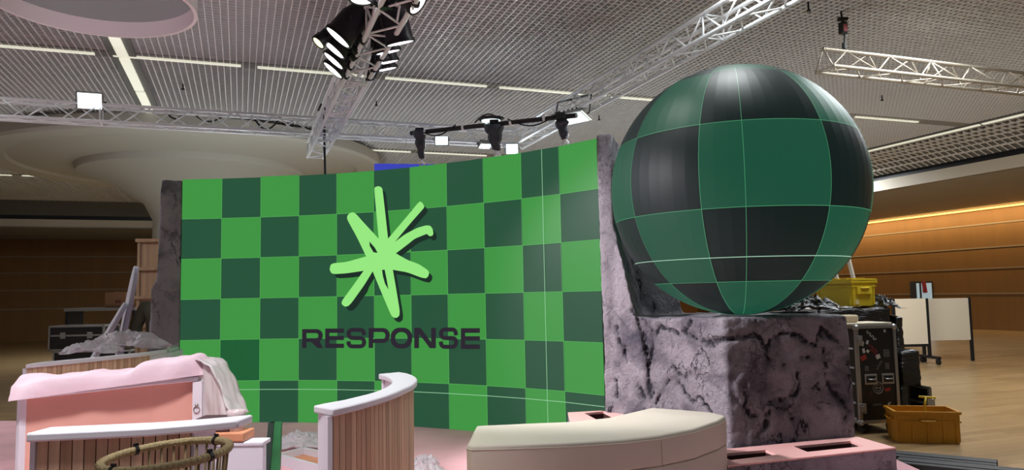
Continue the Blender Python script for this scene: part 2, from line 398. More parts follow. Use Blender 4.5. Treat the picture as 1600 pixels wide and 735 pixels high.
b = B(); b.bar(hall(25.0, 4, 4.33), hall(25.0, 37, 4.33), .14, .05); struct(b, 'trim_8', mat('cove_lamp', (255, 200, 110), 0.5, emit=(255, 190, 90), es=2.0))
cl = lamp('AREA', hall(24.55, 19, 4.32), hall(25.6, 19, 2.6), 400, (1.0, .76, .42), 1.0)
cl.data.shape = 'RECTANGLE'; cl.data.size = 30; cl.data.size_y = .12
_z = (hall(24.55, 19, 4.32) - hall(25.6, 19, 2.6)).normalized(); _x = FX.copy(); _y = _z.cross(_x); cl.rotation_euler = Matrix((_x, _y, _z)).transposed().to_euler()
# door opening with blinds far on the side wall
w0 = dp(1424, 453, 19.5)
# flared architectural column
pc = gp(305, 250, 4.9); cc = ray(305, 250); cc = Vector((cc.x / cc.y * 18, 18, 0))
b = B(); b.lathe([(.92, 0), (.92, 3.55), (1.12, 3.95), (1.75, 4.35), (2.3, 4.58), (2.55, 4.66), (2.6, 4.80), (3.85, 4.92), (3.90, 4.86), (4.45, 4.86), (4.5, 4.92), (4.5, 5.14)], cc, 72)
struct(b, 'column', mat('column_plaster', (190, 188, 178), 0.75), smooth='auto', angle=35)
# stage
b = B()
st = [(-9.5, .6), (3.2, .6), (3.25, 5.4), (3.3, 8.6), (-9.5, 9.9)]
b.prism(st, 0.0, .12); struct(b, 'floor_stage', M_pinkcarpet)

# ------------------------------------------------------------------ led wall
WX = [-4.108]; WY = [9.142]
for h in (-.6, -4.2, -7.8, -12.0, -16.9, -22.0, -26.6, -30.2, -33.7, -38.5, -45.1):
    WX.append(WX[-1] + .5 * math.cos(math.radians(h))); WY.append(WY[-1] + .5 * math.sin(math.radians(h)))
ZT = CZ + 1.5206
def wpt(u, v, off=0.0):
    i = max(0, min(10, int(math.floor(u)))); t = u - i
    x = WX[i] * (1 - t) + WX[i + 1] * t; y = WY[i] * (1 - t) + WY[i + 1] * t
    d = Vector((WX[i + 1] - WX[i], WY[i + 1] - WY[i], 0)).normalized(); n = Vector((d.y, -d.x, 0))
    return Vector((x, y, ZT - .5 * v)) + n * off
def w_uv(px, py):                       # panel coordinates of the spot on the wall seen there
    r = ray(px, py)
    for i in range(11):
        ex, ey = WX[i + 1] - WX[i], WY[i + 1] - WY[i]
        det = r.x * -ey + ex * r.y
        t = (WX[i] * -ey + ex * WY[i]) / det; s = (r.x * WY[i] - r.y * WX[i]) / det
        if -.02 <= s <= 1.02 or i == 10: 
            if s <= 1.0 or i == 10: return i + s, (ZT - (CZ + r.z * t)) / .5
def led(name, rgb): return mat(name, (14, 16, 16), 0.42, emit=rgb, es=1.0, spec=0.25)
L_light = led('screen_light_green', (63, 148, 66)); L_dark = led('screen_dark_green', (38, 82, 58)); L_deep = led('screen_deep_green', (28, 92, 52))
L_seam = led('screen_seam', (92, 178, 92)); L_line = led('screen_test_line', (150, 205, 160))
L_star = led('screen_logo_green', (150, 232, 128)); L_shade = led('screen_logo_shadow', (24, 44, 36)); L_text = led('screen_text', (40, 35, 46))
wall_t = thing('led_wall', 'tall curved green checkerboard video wall standing on the pink stage', 'video wall', (wpt(5.5, 6).x, wpt(5.5, 6).y, .12))
b = B()
for i in range(11):
    for j in range(6):
        k = 0 if (i + j) % 2 == 0 else 1
        if (i, j) == (1, 4): k = 2
        o = .006 if i == 2 else 0.0
        zz = Vector((0, 0, .008 if (i == 2 and j == 0) else 0))
        b.face([wpt(i, j + 1, o), wpt(i + .9999, j + 1, o), wpt(i + .9999, j, o) + zz, wpt(i, j, o) + zz], k)
b.build('screen', [L_light, L_dark, L_deep], wall_t, normals=False)
b = B()
for i in range(11):
    for (e, t) in ((.0, 0), (.9999, 0)):
        pass
    b.hexa([wpt(i, 6, -.004), wpt(i + .9999, 6, -.004), wpt(i + .9999, 6, -.11), wpt(i, 6, -.11), wpt(i, 0, -.004), wpt(i + .9999, 0, -.004), wpt(i + .9999, 0, -.11), wpt(i, 0, -.11)])
b.build('cabinet_frame', M_black, wall_t)
b = B(); sw = .0045
for i in range(12):
    u0, u1 = max(0, i - sw), min(11, i + sw)
    if i in (0, 11): continue
    b.face([wpt(u0, 6, .0075), wpt(u1, 6, .0075), wpt(u1, 0, .0075), wpt(u0, 0, .0075)])
for j in range(1, 6):
    for i in range(11):
        b.face([wpt(i, j + sw, .0078), wpt(i + .9999, j + sw, .0078), wpt(i + .9999, j - sw, .0078), wpt(i, j - sw, .0078)])
b.build('panel_seam', L_seam, wall_t, normals=False)
b = B(); sw = .0065
for i in range(1, 11):
    b.face([wpt(max(i, 1.25), 5.215 + sw, .0085), wpt(i + .9999, 5.215 + sw, .0085), wpt(i + .9999, 5.215 - sw, .0085), wpt(max(i, 1.25), 5.215 - sw, .0085)])
b.build('test_line', L_line, wall_t, normals=False)
b = B(); b.face([wpt(9.565 - sw, 6, .0088), wpt(9.565 + sw, 6, .0088), wpt(9.565 + sw, 0, .0088), wpt(9.565 - sw, 0, .0088)])
b.build('test_line', L_line, wall_t, normals=False)

def on_wall(name, loops, m, off):       # outline with holes in panel coordinates, laid on the bent wall
    bm = bmesh.new()
    vs = [Vector((p[0], p[1], 0)) for lp in loops for p in lp]
    vv = [bm.verts.new(p) for p in vs]
    for t in geometry.tessellate_polygon([[Vector((p[0], p[1], 0)) for p in lp] for lp in loops]):
        try: bm.faces.new([vv[k] for k in t])
        except ValueError: pass
    for i in range(1, 11):
        bmesh.ops.bisect_plane(bm, geom=bm.verts[:] + bm.edges[:] + bm.faces[:], plane_co=(i, 0, 0), plane_no=(1, 0, 0), dist=1e-5)
    for v in bm.verts: v.co = wpt(v.co.x, v.co.y, off)
    for f in bm.faces:
        f.normal_update()
        if f.normal.y > 0: f.normal_flip()
    bb = B(); bb.bm.free(); bb.bm = bm
    return bb.build(name, m, wall_t, normals=False)
def smooth_loop(pts, it=2):             # corner cutting
    for _ in range(it):
        q = []
        for a, c in zip(pts, pts[1:] + pts[:1]):
            q += [(a[0] * .75 + c[0] * .25, a[1] * .75 + c[1] * .25), (a[0] * .25 + c[0] * .75, a[1] * .25 + c[1] * .75)]
        pts = q
    return pts
ST = [(369, 64), (374, 57), (386, 54), (397, 58), (402, 66), (414, 170), (424, 262), (424, 262), (480, 196), (540, 124), (551, 114), (561, 121), (568, 135), (565, 142), (510, 204), (451, 275), (451, 275), (490, 245), (540, 219), (576, 209), (592, 211), (601, 224), (604, 242), (599, 251), (588, 252), (579, 244), (577, 243), (530, 262), (500, 286), (455, 320), (455, 320),
      (500, 346), (545, 362), (580, 385), (587, 396), (584, 410), (575, 419), (556, 416), (500, 395), (443, 385), (443, 385), (456, 460), (470, 545), (469, 566), (458, 576), (446, 574), (436, 565), (400, 480), (363, 391), (363, 391), (330, 445), (280, 515), (266, 529), (252, 531), (240, 521), (241, 508), (280, 455), (327, 389), (327, 389), (260, 399), (214, 402), (199, 399), (192, 384), (196, 365), (208, 359), (260, 354), (337, 332), (337, 332), (300, 255), (262, 186), (262, 172), (272, 160), (286, 157), (298, 165), (340, 212), (387, 262), (387, 262)]
H1 = [(350, 273), (351, 290), (366, 316), (383, 318), (372, 298)]
H2 = [(400, 385), (411, 385), (419, 425), (426, 464), (412, 440), (404, 412)]
Z7 = lambda q: w_uv(440 + q[0] * .39443, 270 + q[1] * .39456)
def sm(pts):                            # one gentle corner cut, repeated points stay sharp
    q = []
    for a, c in zip(pts, pts[1:] + pts[:1]):
        if a == c: q.append(a); continue
        q += [(a[0] * .85 + c[0] * .15, a[1] * .85 + c[1] * .15), (a[0] * .15 + c[0] * .85, a[1] * .15 + c[1] * .85)]
    return q
star = [Z7(p) for p in sm(ST)]; holes = [[Z7(p) for p in H1], [Z7(p) for p in H2]]
on_wall('logo_star', [star] + holes, L_star, .0135)
SH = [(p[0] + 13 if p[0] > 330 else p[0] + 19, p[1] + 17) for p in sm(ST)]
on_wall('logo_shadow', [[Z7(p) for p in SH]], L_shade, .0105)

# lettering: each letter an outline in a 0..1 box (x right, y down)
def arc(cx, cy, rx, ry, a0, a1, n=8):
    return [(cx + rx * math.cos(math.radians(a0 + (a1 - a0) * k / n)), cy + ry * math.sin(math.radians(a0 + (a1 - a0) * k / n))) for k in range(n + 1)]
def rrect(x0, y0, x1, y1, rx, ry):
    return arc(x1 - rx, y0 + ry, rx, ry, -90, 0) + arc(x1 - rx, y1 - ry, rx, ry, 0, 90) + arc(x0 + rx, y1 - ry, rx, ry, 90, 180) + arc(x0 + rx, y0 + ry, rx, ry, 180, 270)
def stroke(pts, hx, hy):
    Lp, Rp = [], []
    for i, p in enumerate(pts):
        a = pts[max(0, i - 1)]; c = pts[min(len(pts) - 1, i + 1)]
        d = Vector((c[0] - a[0], c[1] - a[1])).normalized(); n = Vector((-d.y, d.x))
        Lp.append((p[0] + n.x * hx, p[1] + n.y * hy)); Rp.append((p[0] - n.x * hx, p[1] - n.y * hy))
    return Lp + Rp[::-1]
T, V = .205, .225
GL = {
 'E': [[(0, 0), (1, 0), (1, T + .02), (V, T + .02), (V, .385), (1, .385), (1, .595), (V, .595), (V, .78), (1, .78), (1, 1), (0, 1)]],
 'N': [[(0, 0), (.29, 0), (.78, .70), (.78, 0), (1, 0), (1, 1), (.72, 1), (.22, .29), (.22, 1), (0, 1)]],
 'O': [rrect(0, -.02, 1, 1.02, .42, .45), rrect(.215, .2, .785, .80, .27, .27)],
 'P': [[(0, 0)] + arc(.70, .375, .30, .375, -90, 90) + [(.21, .75), (.21, 1), (0, 1)], [(.21, .20)] + arc(.66, .375, .13, .175, -90, 90) + [(.21, .55)]],
 'R': [[(0, 0)] + arc(.70, .34, .29, .34, -90, 62) + [(1.0, 1), (.73, 1), (.44, .68), (.21, .68), (.21, 1), (0, 1)], [(.21, .21)] + arc(.66, .345, .12, .135, -90, 90) + [(.21, .48)]],
 'S': [stroke([(.895, .36), (.875, .26)] + arc(.70, .26, .175, .175, -20, -90, 5)[1:] + [(.5, .085)] + arc(.29, .285, .18, .20, -90, -270, 10) + [(.5, .50)] + arc(.70, .705, .19, .21, -90, 90, 10) + [(.5, .915)] + arc(.29, .73, .18, .185, 90, 165, 5) + [(.105, .66)], .105, .10)],
}
word = [('R', 68, 242, 78, 236), ('E', 260, 417, 73, 235), ('S', 437, 603, 70, 236), ('P', 622, 800, 69, 235), ('O', 806, 985, 69, 236), ('N', 1003, 1183, 67, 237), ('S', 1208, 1370, 67, 240), ('E', 1392, 1550, 70, 244)]
for ch, x0, x1, y0, y1 in word:
    px = lambda q: w_uv(460 + (x0 + (x1 - x0) * q[0]) * .1875, 500 + (y0 + (y1 - y0) * q[1]) * .1875)
    on_wall('letter', [[px(q) for q in lp] for lp in GL[ch]], L_text, .0105)

# ------------------------------------------------------------------ scenic rock
def displace(o, amp, mat_, smooth=True, crack_amp=.03, seed=0.0, cs=1.15, cw=.05):
    me = o.data
    at = me.attributes.new('crack', 'FLOAT', 'POINT')
    nrm = [v.normal.copy() for v in me.vertices]
    for v, n in zip(me.vertices, nrm):
        p = v.co
        q = p + Vector((nz(p, 1.3, 3 + seed), nz(p, 1.3, 9 + seed), nz(p, 1.3, 17 + seed))) * .35
        a = abs(nz(q, cs, 31 + seed)); mask = nz(p, .9, 57 + seed)
        c = max(0.0, 1 - a / cw) * (1 if mask > -.05 else max(0, 1 + (mask + .05) * 5))
        a2 = abs(nz(q, cs * 2.3, 77 + seed)); c2 = max(0.0, 1 - a2 / (cw * .7)) * (1 if nz(p, 1.7, 5 + seed) > .18 else 0)
        c = max(c, c2 * .8)
        at.data[v.index].value = min(1, c ** 1.3) * .5
        d = nz(p, 1.6, seed) * amp + nz(p, 5, 2 + seed) * amp * .45 + nz(p, 14, 4 + seed) * amp * .28 - c * crack_amp
        v.co = p + n * d
    for pl in me.polygons: pl.use_smooth = True
def remeshed(o, vox):
    m = o.modifiers.new('r', 'REMESH'); m.mode = 'VOXEL'; m.voxel_size = vox
    dg = bpy.context.evaluated_depsgraph_get()
    me = bpy.data.meshes.new_from_object(o.evaluated_get(dg)); old = o.data; o.modifiers.clear(); o.data = me
    me.materials.clear()
    for x in old.materials: me.materials.append(x)
# plinth, tall fin beside the video wall and the backing between them
A0, B0 = gp(1140, 697, .32), gp(1336, 683, .32)
FE = Vector((.853, 7.115, 0))
b = B()
b.prism([(A0.x, A0.y), (B0.x, B0.y), (B0.x + .12, B0.y + 1.55), (1.3, 8.0), (FE.x + .06, FE.y + .18)], .1, 1.365)
b.prism([(FE.x, FE.y), (FE.x + .13, FE.y - .02), (FE.x + .28, FE.y + .42), (FE.x + .05, FE.y + .55)], .1, 3.14)
b.hexa([Vector(p) for p in ((FE.x, FE.y, .1), (1.36, 6.70, .1), (1.75, 7.9, .1), (1.0, 7.9, .1), (FE.x, FE.y, 2.3), (.98, 7.12, 2.3), (1.15, 7.75, 2.3), (1.0, 7.75, 2.3))])
b.hexa([Vector(p) for p in ((1.05, 7.5, .1), (2.1, 7.95, .1), (2.1, 8.25, .1), (1.0, 8.0, .1), (1.0, 7.55, 3.1), (1.45, 7.9, 3.0), (1.45, 8.15, 3.0), (1.0, 7.95, 3.1))])
rock = b.build('rock_plinth', M_rock); tag(rock, 'cracked lilac grey rock plinth with tall fin, carrying the sphere', 'rock set piece')
remeshed(rock, .019)
displace(rock, .020, M_rock, crack_amp=.012, seed=1.3, cs=1.5, cw=.02)
def on_face(px, py, P, Q_):
    r_ = ray(px, py); d_ = Q_ - P; n_ = Vector((d_.y, -d_.x, 0)).normalized(); o_ = Vector((0, 0, CZ))
    return o_ + r_ * ((P - o_).dot(n_) / r_.dot(n_))
CL = [[(185, 50), (235, 140), (265, 95), (310, 100), (365, 125), (400, 120), (470, 160), (520, 172), (556, 150)], [(370, 120), (385, 75), (402, 48)], [(235, 140), (225, 240), (213, 330), (225, 440)], [(140, 10), (190, 130), (213, 240)], [(320, 265), (350, 300), (382, 332), (412, 288)], [(345, 318), (300, 340), (268, 400), (240, 445)], [(340, 325), (378, 392), (412, 425), (440, 402), (482, 452), (495, 478)], [(55, 50), (80, 150), (102, 192), (110, 260)], [(58, 330), (76, 430)], [(168, 340), (202, 442)]]
CF = [[(560, 152), (620, 132), (682, 124), (720, 152), (745, 186), (770, 142), (830, 120), (890, 132), (902, 152)], [(745, 186), (752, 262)], [(902, 150), (960, 182), (984, 95), (1000, 200), (1014, 300), (1032, 372), (1080, 420), (1112, 470), (1094, 512)], [(940, 222), (905, 230), (880, 300), (890, 342), (868, 402), (800, 412), (760, 452), (744, 520), (708, 562), (690, 602)], [(800, 412), (842, 470), (870, 522)], [(652, 428), (662, 482), (702, 492)], [(940, 372), (955, 360), (974, 354)], [(820, 262), (872, 262), (915, 205)], [(984, 95), (1042, 142), (1092, 160)], [(640, 360), (655, 410), (640, 470)]]
FL = Vector((FE.x + .03, FE.y + .09, 0))
segs = []
from mathutils.bvhtree import BVHTree
bv = BVHTree.FromPolygons([v.co for v in rock.data.vertices], [tuple(p.vertices) for p in rock.data.polygons])
for lst, P, Q_ in ((CL, A0, FL), (CF, A0, B0)):
    for pl in lst:
        w3 = []
        for (xa, ya), (xb, yb) in zip(pl, pl[1:]):
            for k in range(4):
                px_, py_ = 940 + (xa + (xb - xa) * k / 4) * .3469, 480 + (ya + (yb - ya) * k / 4) * .3469
                h_ = bv.ray_cast(Vector((0, 0, CZ)), ray(px_, py_).normalized())[0]
                w3.append(h_ if h_ is not None else on_face(px_, py_, P, Q_))
        segs += list(zip(w3, w3[1:]))
from mathutils import kdtree
cpts = [a_ + (c_ - a_) * (k / 4) for a_, c_ in segs for k in range(5)]
kd = kdtree.KDTree(len(cpts))
for k, p_ in enumerate(cpts): kd.insert(p_, k)
kd.balance()
at = rock.data.attributes['crack']
for v in rock.data.vertices:
    p = v.co
    if p.y > 7.25 or p.z > 1.9: continue
    q = p + Vector((nz(p, 9, 71), nz(p, 9, 72), nz(p, 9, 73))) * .032 + Vector((nz(p, 28, 74), nz(p, 28, 75), nz(p, 28, 76))) * .018
    best = kd.find(q)[2]
    if best < .22:
        wv = .023 * (.6 + .9 * abs(nz(p, 3, 80)) * 2)
        core = max(0.0, 1 - best / wv); halo = max(0.0, 1 - best / .19) ** 1.5 * (.30 + .75 * nz(p, 4, 83))
        at.data[v.index].value = min(1.6, max(at.data[v.index].value, core * 1.7, halo))
        v.co = p - v.normal * (.028 * min(1, core * 1.4) - .010 * max(0, 1 - abs(best - .06) / .05))
# keep the face against the video wall off the screen
for v in rock.data.vertices:
    if v.co.y > 6.95 and v.co.x < FE.x - .003 + .05 * max(0, 7.2 - v.co.y): v.co.x = FE.x - .003 + .05 * max(0, 7.2 - v.co.y)

def slab_pt(px, py, d): return dp(px, py, d)
b = B()
prof_l = [(252, 281), (249, 330), (247, 372), (246, 410), (243, 440), (236, 452), (234, 480), (232, 520), (229, 560), (226, 640)]
prof_r = [(284, 281), (284, 330), (283.5, 372), (283, 410), (282.4, 440), (282, 452), (281.5, 480), (281, 520), (280, 560), (279, 640)]
rows = []
for (a, y1), (c, y2) in zip(prof_l, prof_r):
    P, Q = dp(a, y1, 9.02), dp(c, y2, 9.14); rows.append([P, Q, Q + Vector((-.06, .55, 0)), P + Vector((-.1, .55, 0))])
bot = [Vector((p.x, p.y, .12)) for p in rows[-1]]; rows.append(bot)
vr = [[b.bm.verts.new(p) for p in r_] for r_ in rows]
for A_, C_ in zip(vr, vr[1:]):
    for k in range(4): b.bm.faces.new((A_[k], A_[(k + 1) % 4], C_[(k + 1) % 4], C_[k]))
b.bm.faces.new(vr[0]); b.bm.faces.new(vr[-1][::-1])
sl = b.build('rock_slab', M_rockgrey); tag(sl, 'narrow grey painted rock slab closing the left end of the video wall', 'rock set piece')
remeshed(sl, .024); displace(sl, .014, M_rockgrey, crack_amp=.015, seed=6.1, cs=.8, cw=.06)
for v in sl.data.vertices:
    if v.co.x > WX[0] - .006: v.co.x = WX[0] - .006
    if v.co.z < .121: v.co.z = .121

# planters with pink rims in front of the rock
def planter(label, outline, zt, zb, holes_, seed):
    c = sum(outline, Vector()) / len(outline); t = thing('rock_planter', label, 'planter', (c.x, c.y, zb))
    b = B(); b.prism([(p.x, p.y) for p in outline], zb, zt - .012)
    for f in list(b.bm.faces):
        if f.normal.z > .9 or f.calc_center_median().z > zt - .02: b.bm.faces.remove(f)
    body = b.build('planter_body', M_rock, t)
    bm = bmesh.new()
    loops = [[Vector((p.x, p.y, 0)) for p in outline]] + [[Vector((p.x, p.y, 0)) for p in h] for h in holes_]
    vs = [bm.verts.new((p.x, p.y, zt)) for lp in loops for p in lp]
    for tr in geometry.tessellate_polygon(loops): bm.faces.new([vs[k] for k in tr])
    bb = B(); bb.bm.free(); bb.bm = bm
    for f in bm.faces:
        f.normal_update()
        if f.normal.z < 0: f.normal_flip()
    g = bmesh.ops.extrude_face_region(bm, geom=bm.faces[:])
    for v in g['geom']:
        if isinstance(v, bmesh.types.BMVert): v.co.z -= .02
    rim = bb.build('rim', M_pinkpaint, t)
    for h in holes_:
        b = B(); n = len(h)
        for i in range(n):
            p, q = h[i], h[(i + 1) % n]
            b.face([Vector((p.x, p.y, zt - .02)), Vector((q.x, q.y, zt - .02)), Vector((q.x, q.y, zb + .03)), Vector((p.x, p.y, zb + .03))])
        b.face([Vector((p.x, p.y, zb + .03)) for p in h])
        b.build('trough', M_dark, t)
    return t, body
Q = lambda x, y: gp(1100 + x * .37422, 460 + y * .37415, .32)
o1 = [Q(100, 716), Q(800, 641), Q(640, 595), Q(100, 646), Q(20, 654)]
h1 = [Q(108, 694), Q(305, 671), Q(256, 651), Q(62, 669)]
h2 = [Q(432, 659), Q(668, 635), Q(612, 613), Q(374, 636)]
planter('low rock planter with pink rim and two empty troughs before the plinth', o1, .32, .12, [h1, h2], 1)
Q2 = lambda x, y: gp(700 + x * .275, 560 + y * .2752, .47)
o2 = [Q2(680, 309), Q2(700, 390), Q2(1120, 400), Q2(1085, 330), Q2(925, 291)]
h3 = [Q2(765, 313), Q2(885, 302), Q2(945, 337), Q2(880, 352), Q2(830, 352)]
o2 = [gp(887.3, 644.8, .47), gp(892.5, 668, .47), gp(1004, 668, .47), gp(972, 646.5, .47), gp(951, 641.5, .47)]
h3 = [gp(913, 646.2, .47), gp(943, 643.2, .47), gp(962, 652.5, .47), gp(932, 656, .47)]
planter('taller pink rimmed rock planter between video wall and rock, behind the bench', o2, .47, .12, [h3], 2)

# ------------------------------------------------------------------ led sphere
SC = Vector((2.0581, 6.7, 2.5094)); SR = 1.1314
sph = thing('led_sphere', 'huge dark green chequered video sphere resting on the rock plinth', 'video sphere', (SC.x, SC.y, SC.z - SR))
S_green = mat('sphere_green', (22, 28, 26), 0.5, emit=(26, 78, 58), es=1.0, spec=0.21)
S_dark = mat('sphere_dark', (26, 28, 30), 0.5, emit=(14, 28, 26), es=1.0, spec=0.21)
S_cap = mat('sphere_cap', (20, 26, 25), 0.36, emit=(50, 84, 68), es=1.0, spec=0.5)
S_line = mat('sphere_line', (20, 26, 25), 0.5, emit=(74, 150, 106), es=1.0)
S_white = mat('sphere_white_line', (20, 26, 25), 0.5, emit=(165, 205, 180), es=1.0)
def sp(lat, lon, r=SR):
    la, lo = math.radians(lat), math.radians(lon)
    return SC + Vector((math.sin(lo) * math.cos(la), -math.cos(lo) * math.cos(la), math.sin(la))) * r
lons = [-31 - 35 * k for k in range(1, 5)][::-1] + [-31, 21.5] + [21.5 + 35 * k for k in range(1, 4)]
lons = [x for x in lons if x > -180] ; lons.append(lons[0] + 360)
lats = [-90, -83, -47.8, -13.8, 21.4, 56.5, 90]
b = B()
for a, c in zip(lons, lons[1:]):
    col = lons.index(a) - lons.index(-31)
    ng = max(1, round((c - a) / 5.83)); 
    for g in range(ng):
        l0, l1 = a + (c - a) * g / ng, a + (c - a) * (g + 1) / ng
        for li, (p, q) in enumerate(zip(lats, lats[1:])):
            n = max(2, int((q - p) / 3.5))
            for k in range(n):
                la, lb = p + (q - p) * k / n, p + (q - p) * (k + 1) / n
                green = (col + li) % 2 == 1
                mi = 0 if green else 1
                pts = [sp(la, l0), sp(la, l1), sp(lb, l1), sp(lb, l0)]
                if la <= -89.9: pts = pts[1:]
                elif lb >= 89.9: pts = pts[:3]
                b.face(pts, mi)
bmesh.ops.remove_doubles(b.bm, verts=b.bm.verts, dist=1e-4)
shell = b.build('screen_shell', [S_green, S_dark], sph, smooth=True)
# gores are flat across and smooth along: mark the meridian edges sharp
me = shell.data
for e in me.edges:
    p, q = me.vertices[e.vertices[0]].co, me.vertices[e.vertices[1]].co
    if abs(p.z - q.z) > 1e-3: e.use_edge_sharp = True
b = B()
def band_lat(lat, l0, l1, w, off):
    n = 90
    for k in range(n):
        a, c = l0 + (l1 - l0) * k / n, l0 + (l1 - l0) * (k + 1) / n
        b.face([sp(lat - w, a, SR + off), sp(lat - w, c, SR + off), sp(lat + w, c, SR + off), sp(lat + w, a, SR + off)])
def band_lon(lon, t0, t1, w, off):
    n = 40
    for k in range(n):
        a, c = t0 + (t1 - t0) * k / n, t0 + (t1 - t0) * (k + 1) / n
        wa, wc = w / math.cos(math.radians(a)), w / math.cos(math.radians(c))
        b.face([sp(a, lon - wa, SR + off), sp(a, lon + wa, SR + off), sp(c, lon + wc, SR + off), sp(c, lon - wc, SR + off)])
for lt in (21.4, -13.8, -47.8): band_lat(lt, -180, 180, .11, .004)
for ln in lons[:-1]: band_lon(ln, -80, 60 if ln == -31 else 72, .10, .004)
band_lon(-13.6, -80, 60, .09, .004)
b.build('seam_line', S_line, sph, normals=False)
b = B(); band_lat(-34.8, -100, 58, .17, .006); b.build('test_line', S_white, sph, normals=False)

# ------------------------------------------------------------------ trusses
def truss(name, label, r0, r1, z0, size=.24, pitch=.30, m=None, tri=False):
    p0, p1 = Vector((r0.x, r0.y, z0)), Vector((r1.x, r1.y, z0)); d = (p1 - p0); L = d.length; d = d / L
    s = d.cross(Vector((0, 0, 1))); up = Vector((0, 0, 1)); m = m or M_alu
    t = thing(name, label, 'truss', tuple(p0))
    if tri: offs = [s * -size / 2, s * size / 2, up * size * .9]
    else: offs = [s * -size / 2, s * size / 2, s * size / 2 + up * size, s * -size / 2 + up * size]
    for o in offs:
        b = B(); b.tube(p0 + o, p1 + o, .024, 10); b.build('chord', m, t, smooth='auto')
    n = max(2, int(L / pitch))
    for a in range(len(offs)):
        b = B(); A, C = offs[a], offs[(a + 1) % len(offs)]
        for k in range(n):
            f0, f1 = L * k / n, L * (k + 1) / n
            P, Q_ = (A, C) if k % 2 == 0 else (C, A)
            b.tube(p0 + P + d * f0, p0 + Q_ + d * f1, .0105, 6)
            if k % 5 == 0: b.tube(p0 + A + d * f0, p0 + C + d * f0, .0105, 6)
        b.tube(p1 + A, p1 + C, .0105, 6)
        b.build('bracing', m, t, smooth=True)
    return t
ZTR = 4.22
truss('truss', 'long aluminium box truss running behind the video wall', hall(-9.5, 12.02), hall(4.45, 12.02), ZTR, size=.25)
truss('truss', 'aluminium box truss with black spotlights hung on both sides', hall(1.16, 3.4), hall(1.16, 12.45), ZTR - .29, size=.25)
truss('truss', 'aluminium box truss running over the video wall towards the sphere', hall(4.62, 3.2), hall(4.62, 12.2), ZTR, size=.25)
pr0, pr1 = gp(1288, 108, 4.42), gp(1470, 128, 4.42)
dd = (pr1 - pr0).normalized(); pr1 = pr0 + RX * 4.5
truss('truss', 'dull triangular truss hanging alone from a chain hoist', pr0, pr1, 4.42, size=.30, pitch=.36, m=M_oldalu, tri=True)
# chain hoist
hp = pr0 + RX * .35 + Vector((0, 0, .0))
t = thing('chain_hoist', 'small black and red chain hoist above the lone truss end', 'hoist', (hp.x, hp.y, 4.72))
b = B(); b.box((hp.x, hp.y, 5.0), (.09, .09, .16), .3); b.build('motor', M_black, t, bevel=.015)
b = B(); b.box((hp.x + .01, hp.y - .047, 4.99), (.06, .012, .10), .3); b.build('cover', mat('hoist_red', (140, 60, 60), .5), t, bevel=.004)
b = B(); b.tube((hp.x, hp.y, 5.08), (hp.x - .02, hp.y, 5.26), .014); b.build('upper_chain', M_black, t); b = B(); b.tube((hp.x, hp.y, 4.74), (hp.x + .02, hp.y, 4.93), .012); b.build('chain', M_black, t)
b = B(); b.box((hp.x, hp.y, 5.12), (.12, .06, .04)); b.build('suspension_plate', M_black, t); b = B(); b.tube((hp.x, hp.y, 4.72), (hp.x, hp.y, 4.80), .028); b.build('hook', M_black, t)

# spotlights
def aim_seen(px, py, right, down, toward):
    v = ray(px, py).normalized(); rt = v.cross(Vector((0, 0, 1))).normalized(); up = rt.cross(v)
    return rt * right - up * down - v * toward
M_can = mat('spotlight_black', (36, 32, 42), 0.38)
def par_can(name, label, lens, aim, dia, length, group, mlens, hang):
    lens = Vector(lens); aim = Vector(aim).normalized()
    Rm = aim.to_track_quat('-Z', 'Y').to_matrix()
    t = thing(name, label, 'spotlight', lens, group=group, rot=Rm)
    r = dia / 2
    b = B(); b.lathe([(r * .96, -.008), (r, -.008), (r, length * .55), (r * .80, length * .72), (r * .72, length), (r * .3, length + .03), (.001, length + .03)], n=28); b.build('housing', M_can, t, smooth='auto', local=True)
    b = B(); b.lathe([(r + .012, -.014), (r + .012, .02), (r, .02), (r, -.014), (r + .012, -.014)], n=28); b.build('front_ring', M_black, t, smooth='auto', local=True)
    b = B(); b.lathe([(.001, -.012), (r * .94, -.010), (r * .94, .004)], n=28); b.build('lens', mlens, t, smooth='auto', local=True)
    # yoke up to the truss
    b = B(); inv = t.matrix_basis.inverted(); top = inv @ Vector(hang)
    for sgn in (-1, 1): b.bar((sgn * (r + .02), 0, length * .45), (top.x + sgn * .05, top.y, top.z), .008, .035)
    b.bar((top.x - .07, top.y, top.z), (top.x + .07, top.y, top.z), .03, .03); b.build('yoke', M_black, t, local=True)
    b = B(); b.lathe([(.034, -.025), (.034, .025)], c=top, n=10, close=True); b.build('clamp', M_black, t, local=True)
    for sgn in (-1, 1):
        b = B(); b.tube((sgn * (r + .015), 0, length * .45), (sgn * (r + .045), 0, length * .45), .018, 8); b.build('knob', M_black, t, local=True)
    return t
LC = [(529, 57.5, 6.45, .24), (522, 76, 6.85, .23), (522, 94, 7.2, .22), (521, 109, 7.5, .22)]
wordsL = ['largest black spotlight left of the truss, uppermost of the stack', 'second black spotlight from the top, left of the truss', 'third black spotlight from the top, left of the truss', 'lowest black spotlight left of the truss']
tx = lambda y: hall(1.16, 0) + FX * ((y - hall(1.16, 0).y) / FX.y)
for (x, y, d, s), w in zip(LC, wordsL):
    p = dp(x, y, d); q = tx(d + .1); par_can('spotlight', w, p, aim_seen(x, y, -.63, .75, .19), s * 1.08, .40, 'spotlights left of the truss', M_lens, (q.x - .14, q.y, ZTR - .29))
p = dp(498.5, 66, 6.7); q = tx(6.8)
par_can('spotlight', 'smaller black spotlight with pale yellow lens, outermost left of the truss', p, aim_seen(498, 66, -.62, .62, .36), .125, .24, 'spotlights left of the truss', M_warmlens, (q.x - .16, q.y, ZTR - .29))
p = dp(500.5, 59, 6.9); q = tx(7.0)
